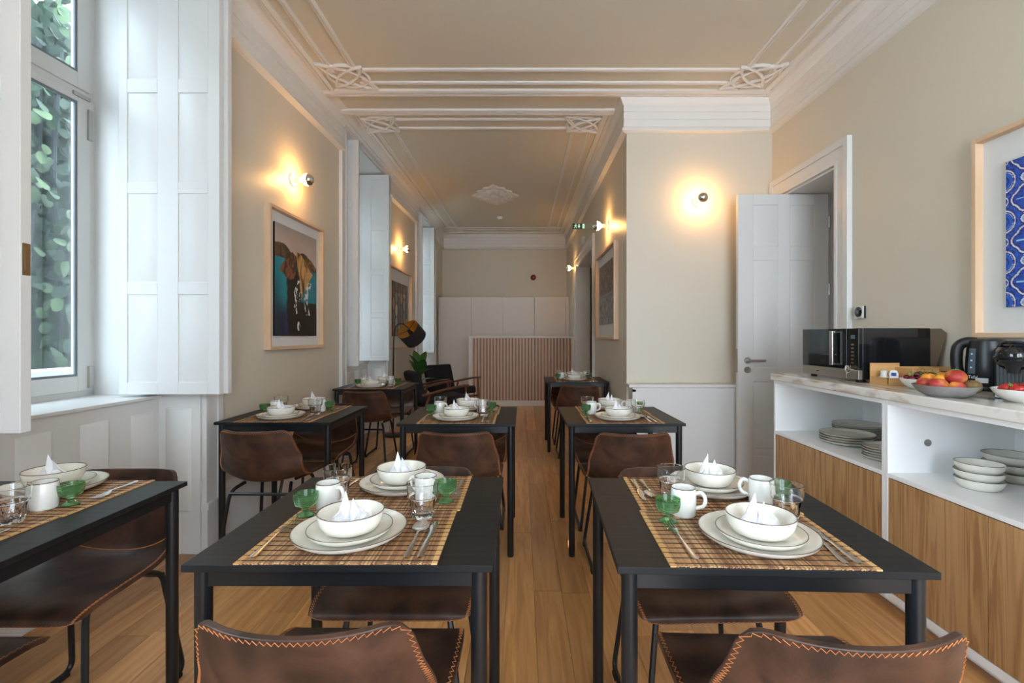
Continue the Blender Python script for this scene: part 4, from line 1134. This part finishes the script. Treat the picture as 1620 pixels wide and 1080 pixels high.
# ------------------------------------------------------------------ framed pictures
def fbm(x, y, z=0., o=4):
    s = 0; a = 1.; f = 1.
    for i in range(o): s += a * noise.noise(Vector((x * f, y * f, z + i * 7.3))); a *= .5; f *= 2
    return s
def mixc(a, c, t): t = max(0, min(1, t)); return tuple(a[i] * (1 - t) + c[i] * t for i in range(3))
def sst(a, c, x): t = max(0, min(1, (x - a) / (c - a))); return t * t * (3 - 2 * t)
def art_coast(u, v):
    n1 = fbm(u * 4, v * 4, 1); n2 = fbm(u * 14, v * 14, 5); 
    sea = mixc((.0, .20, .27), (.002, .012, .03), sst(.42, .12, v + n1 * .06 + (u - .3) * .05))
    sea = mixc(sea, (.004, .03, .05), sst(.22, .0, u) * .6 * sst(.6, .4, v))
    if u < .35: sea = mixc(sea, (.0, .28, .36), sst(.22, .0, abs(u - (.28 - .3 * (.6 - v) * -.6)) + n1 * .05) * sst(.18, .5, v))
    sea = mixc(sea, (.02, .03, .12), sst(.18, .0, math.hypot((u - .27) * 1.5, v - .08)))
    c = sea
    if v > .60 and u > .72: c = mixc(c, (.0, .13, .17), .6)
    black = (.006, .005, .006)
    c = mixc(c, black, sst(.0, .04, .5 * (1 - v * 1.25) + .02 - abs(u - .80) + n1 * .05) if v < .33 else 0)
    c = mixc(c, black, sst(-.02, .03, (.16 - abs(u - .40 - .2 * (.5 - v))) + n2 * .02 + .06 * sst(.5, .1, v)) * sst(.72, .6, v))
    # far ridge
    ridge = .80 + .045 * math.sin(u * 9 + .6) * (1 - .4 * u) + n1 * .025 - .10 * sst(.55, 1., u)
    if v > .70 - .06 * sst(.5, 1, u) + n2 * .01:
        land = mixc((.11, .055, .03), (.045, .03, .022), sst(-.3, .3, n2 + n1)); land = mixc(land, (.22, .10, .04), sst(.2, .6, fbm(u * 9, v * 16, 8)))
        if v < ridge: c = land
        else: c = mixc((.46, .37, .32), (.34, .29, .265), sst(ridge, 1.0, v)); c = mixc(c, (.40, .31, .27), sst(-.2, .5, n1) * .5)
    # red-brown lumps on the left of the headland
    d = math.hypot((u - .30) / .17, (v - .615) / .085) + n2 * .25
    if d < 1: c = mixc((.20, .06, .03), (.03, .015, .012), sst(-.2, .4, fbm(u * 12, v * 12, 2)))
    d = math.hypot((u - .38) / .13, (v - .71) / .07) + n2 * .25
    if d < 1: c = mixc((.03, .02, .016), (.17, .07, .03), sst(-.1, .5, n2))
    # golden headland: a wedge from the ridge down to a point
    t = (v - .37) / .43
    if 0 < t < 1:
        lo = .60 - .14 * t + n2 * .012; K = ((0, .61), (.12, .68), (.33, .79), (.58, .87), (.80, .74), (1.01, .52))
        hi = next(a[1] + (b_[1] - a[1]) * (t - a[0]) / (b_[0] - a[0]) for a, b_ in zip(K, K[1:]) if t <= b_[0]) + n2 * .03
        if lo < u < hi:
            c = mixc((.58, .33, .11), (.30, .14, .045), sst(-.3, .4, fbm(u * 26 - v * 6, v * 3, 4))); c = mixc(c, (.05, .03, .015), sst(.18, .5, fbm(u * 16, v * 5, 11)))
    # surf
    for cx, w in ((.76 + .05 * math.sin(v * 14), .05), (.50 + .06 * math.sin(v * 11 + 1), .03)):
        if .20 < v < .53 and abs(u - cx + n2 * .03) < w and fbm(u * 22, v * 22, 3) > .05: c = (.66, .68, .70)
    if math.hypot(u - .53, (v - .09) * .8) < .035 and n2 > -.1: c = (.6, .62, .65)
    if .30 < v < .45 and abs(u - .55) < .06 and fbm(u * 30, v * 30, 6) > .38: c = (.6, .62, .65)
    return c
LC = [tuple(min(1, 1.7 * k) for k in q) for q in [(.16, .05, .045), (.20, .19, .17), (.40, .37, .26), (.05, .10, .09), (.06, .04, .07), (.13, .19, .14), (.30, .15, .10), (.08, .07, .11), (.22, .27, .19)]]
def art_lens(u, v):
    base = mixc((.030, .014, .016), (.055, .03, .035), v); cu = 6; cv = 4.2; best = base
    for col in range(-1, 8):
        off = .5 if col % 2 else 0
        x = (u * cu - col); row = math.floor(v * cv + off)
        for rr in (row,):
            y = v * cv + off - rr - .5; h = (.25 - y * y) * 4
            if h > 0 and abs(x - .5 + .12 * math.sin(col * 3)) < .42 * h ** .7:
                c = LC[(col * 5 + rr * 3) % 9]; t = abs(x - .5) * 2
                best = mixc(c, tuple(q * .45 for q in c), sst(-.4, .5, x - .5))
                if v > .80 and col % 3: best = mixc(best, base, .7)
    return best
def art_woven(u, v):
    s = fbm(u * 42, v * 9, 1, 3); q = fbm(u * 16, v * 30, 7, 2)
    if v > .495: c = mixc((.035, .017, .012), (.30, .20, .14), sst(-.25, .75, s + q * .5))
    else: c = mixc((.07, .062, .062), (.40, .36, .35), sst(-.35, .7, s + q * .4))
    return c
def art_tile(u, v):
    # blue and white glazed tile ornament repeating in a square grid; u, v in metres from the panel centre
    P = .186; x = ((u + .095) / P) % 1 - .5; y = ((v - .0485) / P) % 1 - .5
    navy, blue, mid, white, cyan = (.008, .012, .13), (.008, .07, .42), (.01, .13, .58), (.66, .66, .76), (.30, .60, .82)
    n_ = fbm(u * 90, v * 90, 2, 2)
    X, Y = abs(x), abs(y); a = math.atan2(y, x)
    dm = math.hypot(x, y) - (.25 + .065 * abs(math.cos(2 * a)) ** 1.5)      # scalloped cross medallion
    ds = math.hypot(X, Y - .5) - .085                                       # small round medallion between crosses
    dl = math.hypot(X - .5, Y - .5) - .27                                   # big half circles on the other column
    dd = math.hypot(X - .5, Y) - .10
    c = mixc(blue, mid, sst(-.1, .4, n_))
    if abs(math.hypot(X - .32, Y - .30) - .075) < .014: c = navy
    if abs(math.hypot(X - .40, Y - .12) - .06) < .012: c = navy
    for d, w in ((dl, .016), (dm, .020), (ds, .018), (dd, .014)):
        if d < -.05 and d is dl: c = navy if abs(d + .16) < .018 else mixc(blue, mid, .5)
        if -.05 <= d < -.05 + w * 2 and d is dl: c = white
        if d < w * 2.6 and d > -w * 2.6: c = navy
        if abs(d) < w: c = white
    if ds < -.02: c = mixc(cyan, blue, .35)
    if dm < -.05:
        c = mixc(blue, navy, sst(.0, .5, n_))
        if min(X, Y) < .018 and max(X, Y) < .21: c = cyan
    if dm > .05 and ds > .04 and X < .025: c = white
    return c
def picture(name, lab, side, xw, y0, y1, z0, z1, depth, art, paint, nu, nv, metric=False, warp=False, mat_group=None):
    """side +1: hangs on the left wall facing +x; -1: on the right facing -x"""
    yc = (y0 + y1) / 2; r = thing(name, lab, 'picture', (xw, yc, (z0 + z1) / 2), math.atan(-.02) if warp else 0)
    a, c = y0 - yc, y1 - yc; h0, h1 = z0 - (z0 + z1) / 2, z1 - (z0 + z1) / 2; w = .022; s = side
    for p, q in ((a, a + w), (c - w, c)): b = MB(); b.box(0, s * depth, p, q, h0, h1); b.build('frame_stile', M['pale_wood'], r, bevel=.001)
    for p, q in ((h0, h0 + w), (h1 - w, h1)): b = MB(); b.box(0, s * depth, a + w, c - w, p, q); b.build('frame_rail', M['pale_wood_h'], r, bevel=.001)
    b = MB(); b.box(.0, s * .010, a + w, c - w, h0 + w, h1 - w); b.build('mount_board', M['mat_board'], r)
    ay0, ay1, az0, az1 = art[0] - yc, art[1] - yc, art[2] - (z0 + z1) / 2, art[3] - (z0 + z1) / 2
    b = MB(); b.box(s * .010, s * .0235, ay0, ay1, az0, az1); b.build('art_backing', M['blackplastic'], r)
    b = MB(); vs = []; fs = []; cols_ = []
    for j in range(nv + 1):
        for i in range(nu + 1):
            u = i / nu; v = j / nv
            y = ay0 + (ay1 - ay0) * u; vs.append((s * .0245, y, az0 + (az1 - az0) * v))
            cols_.append(paint(y, az0 + (az1 - az0) * v) if metric else paint(u if s > 0 else 1 - u, v))
    for j in range(nv):
        for i in range(nu):
            q = j * (nu + 1) + i; fs.append((q, q + 1, q + nu + 2, q + nu + 1))
    b.add(vs, fs); o = b.build('art_print', M['art'], r)
    at = o.data.color_attributes.new('Col', 'FLOAT_COLOR', 'POINT')
    flat = []
    for q in cols_: flat += [q[0], q[1], q[2], 1]
    at.data.foreach_set('color', flat)
    return r
picture('framed_picture', 'framed picture of a rocky coast in teal water, nearest on left wall', 1, lx(3.83), 3.395, 4.275, 1.14, 2.175, .05, (3.50, 4.175, 1.24, 2.07), art_coast, 110, 130, warp=True)
picture('framed_picture', 'framed picture of coloured leaf-shaped columns half hidden by a shutter', 1, lx(6.88), 6.28, 7.42, 1.06, 2.17, .05, (6.45, 7.24, 1.235, 1.98), art_lens, 80, 80, warp=True)
picture('framed_picture', 'framed brown and grey woven-texture picture on the passage wall', -1, XC, 4.70, 5.88, 1.205, 2.175, .05, (4.86, 5.72, 1.37, 2.035), art_woven, 110, 80)
picture('framed_picture', 'framed blue and white tile picture at right picture edge', -1, XR, 1.17, 2.37, 1.232, 2.195, .05, (1.315, 2.225, 1.372, 2.037), art_tile, 260, 190, metric=True)

# ------------------------------------------------------------------ small wall devices
sg = thing('exit_sign', 'green exit sign with running figure and arrow high on the passage wall', 'sign', (.845, 7.2, 2.87))
b = MB(); b.box(-.095, .095, -.006, .006, -.043, .043); sb_ = b.build('sign_board', M['exit_green'], sg, bevel=.001)
b = MB(); g = -.0075
def poly(pts): b.prism(pts, -.0062, g, fn=lambda x, y, z: (x, z, y))
poly([(.052, -.034), (.084, -.034), (.084, .034), (.052, .034)])                                     # door leaf
poly([(-.008, .030), (.012, .030), (.012, .0), (.022, .0), (.002, -.030), (-.018, .0), (-.008, .0)])  # arrow down
poly([(-.052, .014), (-.040, .018), (-.044, -.006), (-.058, -.006)]); poly([(-.050, -.004), (-.044, -.004), (-.032, -.018), (-.038, -.022)]); poly([(-.038, -.017), (-.032, -.018), (-.030, -.033), (-.036, -.034)])
poly([(-.058, -.004), (-.050, -.006), (-.066, -.032), (-.074, -.030)]); poly([(-.052, .014), (-.072, .010), (-.074, .004), (-.052, .006)]); poly([(-.042, .016), (-.026, .006), (-.028, .001), (-.044, .008)])
poly([(-.045 + .008 * math.cos(i * PI / 4), .028 + .008 * math.sin(i * PI / 4)) for i in range(8)])
b.build('symbol', M['exit_white'], sb_)
dv = thing('emergency_light', 'small white emergency light box on the passage wall above the doorway', 'light', (XC, 7.3, 2.67))
b = MB(); b.box(-.045, 0, -.10, .10, -.05, .06); b.build('light_box', M['white'], dv, bevel=.008)
b = MB(); b.box(-.048, -.01, -.08, .08, -.065, -.048); b.build('light_lens', M['print_white'], dv, bevel=.004)
sd = thing('smoke_detector', 'small white smoke detector on the rear ceiling', 'detector', (-.40, 8.73, ZC))
b = MB(); b.lathe([(0, 0), (.052, 0), (.052, -.018), (.040, -.022), (.036, -.040), (0, -.042)], 24); b.build('detector_body', M['white'], sd)
al = thing('fire_alarm', 'dark red round fire alarm on the end wall above the wardrobe', 'alarm', (.235, YB, 2.467))
b = MB(); b.lathe([(0, 0), (.058, 0), (.058, .03), (.052, .045), (.03, .055), (0, .057)], 24, rot=RX); b.build('alarm_body', M['red'], al)
b = MB(); b.lathe([(0, .055), (.010, .055), (.009, .062), (0, .063)], 12, rot=RX); b.build('alarm_lens', M['print_white'], al)
sw = thing('light_switch', 'white light switch on the passage wall beside the far doorway', 'switch', (XC, 8.77, 1.27))
b = MB(); b.box(-.010, 0, -.04, .04, -.08, .08); b.build('switch_plate', M['white'], sw, bevel=.002)
for z in (.01, -.06): b = MB(); b.box(-.014, -.009, -.025, .025, z, z + .05); b.build('rocker', M['white'], sw, bevel=.001)
th = thing('thermostat', 'white square thermostat with black round dial right of the door', 'thermostat', (XR, 3.205, 1.396))
b = MB(); b.box(-.022, -.012, -.041, .041, -.041, .041); fpl = b.build('front_plate', M['white'], th, bevel=.003)
b = MB(); b.box(-.0118, 0, -.041, .039, -.040, .040); b.build('shadow_gap_body', M['blackplastic'], th)  # black side imitates the shadow gap behind the front plate
b = MB(); b.lathe([(0, 0), (.034, 0), (.034, .003), (.031, .005), (0, .005)], 28, (-.022, 0, .002), rot=RY); b.build('dial', M['blackgloss'], fpl)
b = MB(); b.box(-.0285, -.0265, -.010, .010, -.008, .012); b.build('dial_display', M['gauge'], fpl)

# ------------------------------------------------------------------ lounge corner: lamp, plant, armchairs
fl = thing('floor_lamp', 'black arched floor lamp with tilted gold-lined drum shade', 'lamp', (-1.60, 6.0, 0))
b = MB(); b.lathe([(0, 0), (.13, 0), (.13, .016), (.12, .022), (0, .024)], 36, (.015, 0, 0)); b.build('lamp_base', M['black_metal'], fl)
b = MB(); pts = [(0, 0, .02), (0.0, 0, .6), (.005, 0, 1.10), (.012, 0, 1.27), (.03, -.0, 1.345), (.07, -.0, 1.385), (.125, -.0, 1.385), (.17, 0, 1.35), (.20, 0, 1.325)]
b.tube(catmull(pts, 5), .0085, 8); b.build('lamp_pole', M['black_metal'], fl)
ax = Vector((.40, .62, -.60)).normalized()       # from the open rim to the far rim of the drum
q = Vector((0, 0, 1)).rotation_difference(ax).to_matrix()
c0 = Vector((.190, -.05, 1.27 + .05))
b = MB(); b.lathe([(.145, 0), (.145, .185), (.142, .185), (.142, 0), (.145, 0)], 40, tuple(c0), rot=q, mats=[0, 0, 1, 0]); ls = b.build('lamp_shade', [M['shade'], M['gold']], fl)
b = MB(); b.lathe([(0, -.0), (.020, 0), (.024, .03), (.024, .06), (.032, .075), (0, .08)], 16, tuple(c0 + ax * .0), rot=q)
for k in range(3):
    a = 2 * PI * k / 3; d_ = q @ Vector((math.cos(a), math.sin(a), 0)); b.tube([c0 + ax * .02, c0 + ax * .02 + d_ * .143], .003, 6)
b.build('lamp_socket', M['black_metal'], ls)

pp = thing('potted_fig', 'green large-leaved potted plant behind the dark armchair', 'plant', (-1.50, 7.05, 0))
b = MB(); b.lathe([(0, 0), (.12, 0), (.15, .26), (.15, .30), (.135, .30), (.13, .26), (0, .26)], 28); fp = b.build('flower_pot', M['pot'], pp)
b = MB(); b.lathe([(0, .262), (.13, .262), (.13, .264), (0, .27)], 20); b.build('potting_soil', M['soil'], fp)
b = MB(); b.tube(catmull([(0, 0, .26), (.01, .01, .45), (-.01, 0, .62), (0, 0, .78)], 5), .010, 8); b.build('stem', M['bark'], pp)
lf = leaf_mb(.30, .105, 8, .12, .22)
for (az, el, z, s) in ((100, 60, .70, 1.), (60, 72, .76, .95), (-10, 40, .66, .8), (165, 66, .66, .95), (215, 68, .74, .95), (250, 45, .60, .9), (300, 58, .70, .95), (30, 20, .58, .8), (140, 75, .78, .9), (350, 60, .62, .7)):
    vs = []
    Mx = Matrix.Translation((0, 0, z)) @ Matrix.Rotation(R(az - 90), 4, 'Z') @ Matrix.Rotation(R(el), 4, 'X') @ Matrix.Scale(s, 4)
    b = MB(); b.add([Mx @ Vector(v) for v in lf.v], lf.f); b.tube([Mx @ Vector((0, -.03, 0)), Mx @ Vector((0, .08, 0))], .004, 5)
    b.build('leaf', M['leaf'], pp, angle=70)

def armchair(lab, loc, rz):
    r = thing('armchair', lab, 'armchair', loc, rz, 'dark upholstered armchairs with wooden arms')   # local: faces +x
    T1 = Matrix.Translation((.02, 0, .36)) @ Matrix.Rotation(R(-7), 4, 'Y')
    b = MB(); b.box(-.27, .29, -.26, .26, -.06, .06); b.v = [tuple(T1 @ Vector(v)) for v in b.v]; b.build('seat_cushion', M['navy'], r, bevel=.03, seg=3)
    T2 = Matrix.Translation((-.25, 0, .38)) @ Matrix.Rotation(R(-17), 4, 'Y')
    b = MB(); b.box(-.05, .05, -.265, .265, -.02, .40); b.v = [tuple(T2 @ Vector(v)) for v in b.v]; b.build('backrest', M['navy'], r, bevel=.035, seg=3)
    for s in (-1, 1):
        y = s * .315
        b = MB(); b.tube(catmull([(.33, y, .575), (.22, y, .568), (.0, y, .53), (-.20, y, .49), (-.30, y, .47)], 4), [.017] * 17, 8); b.v = [(v[0], y + (v[1] - y) * 1.6, v[2]) for v in b.v]; b.build('armrest', M['walnut'], r)
        b = MB(); b.tube([(.29, y, 0), (.30, y, .30), (.285, y, .57)], [.013, .018, .016], 8); b.build('leg', M['walnut'], r)
        b = MB(); b.tube([(-.34, y, 0), (-.26, y, .30), (-.20, y, .49)], [.013, .018, .016], 8); b.build('leg', M['walnut'], r)
        b = MB(); b.tube([(.30, y, .28), (-.265, y, .25)], .014, 8); b.build('side_rail', M['walnut'], r)
    b = MB(); b.tube([(.29, -.315, .29), (.29, .315, .29)], .014, 8); b.build('cross_rail', M['walnut'], r); b = MB(); b.tube([(-.26, -.315, .27), (-.26, .315, .27)], .014, 8); b.build('cross_rail', M['walnut'], r)
    return r
armchair('dark armchair seen from behind beside the rear left table', (-1.16, 6.62, 0), R(28))
armchair('dark armchair facing the room before the wardrobe, right of the plant', (-1.13, 7.72, 0), R(-42))
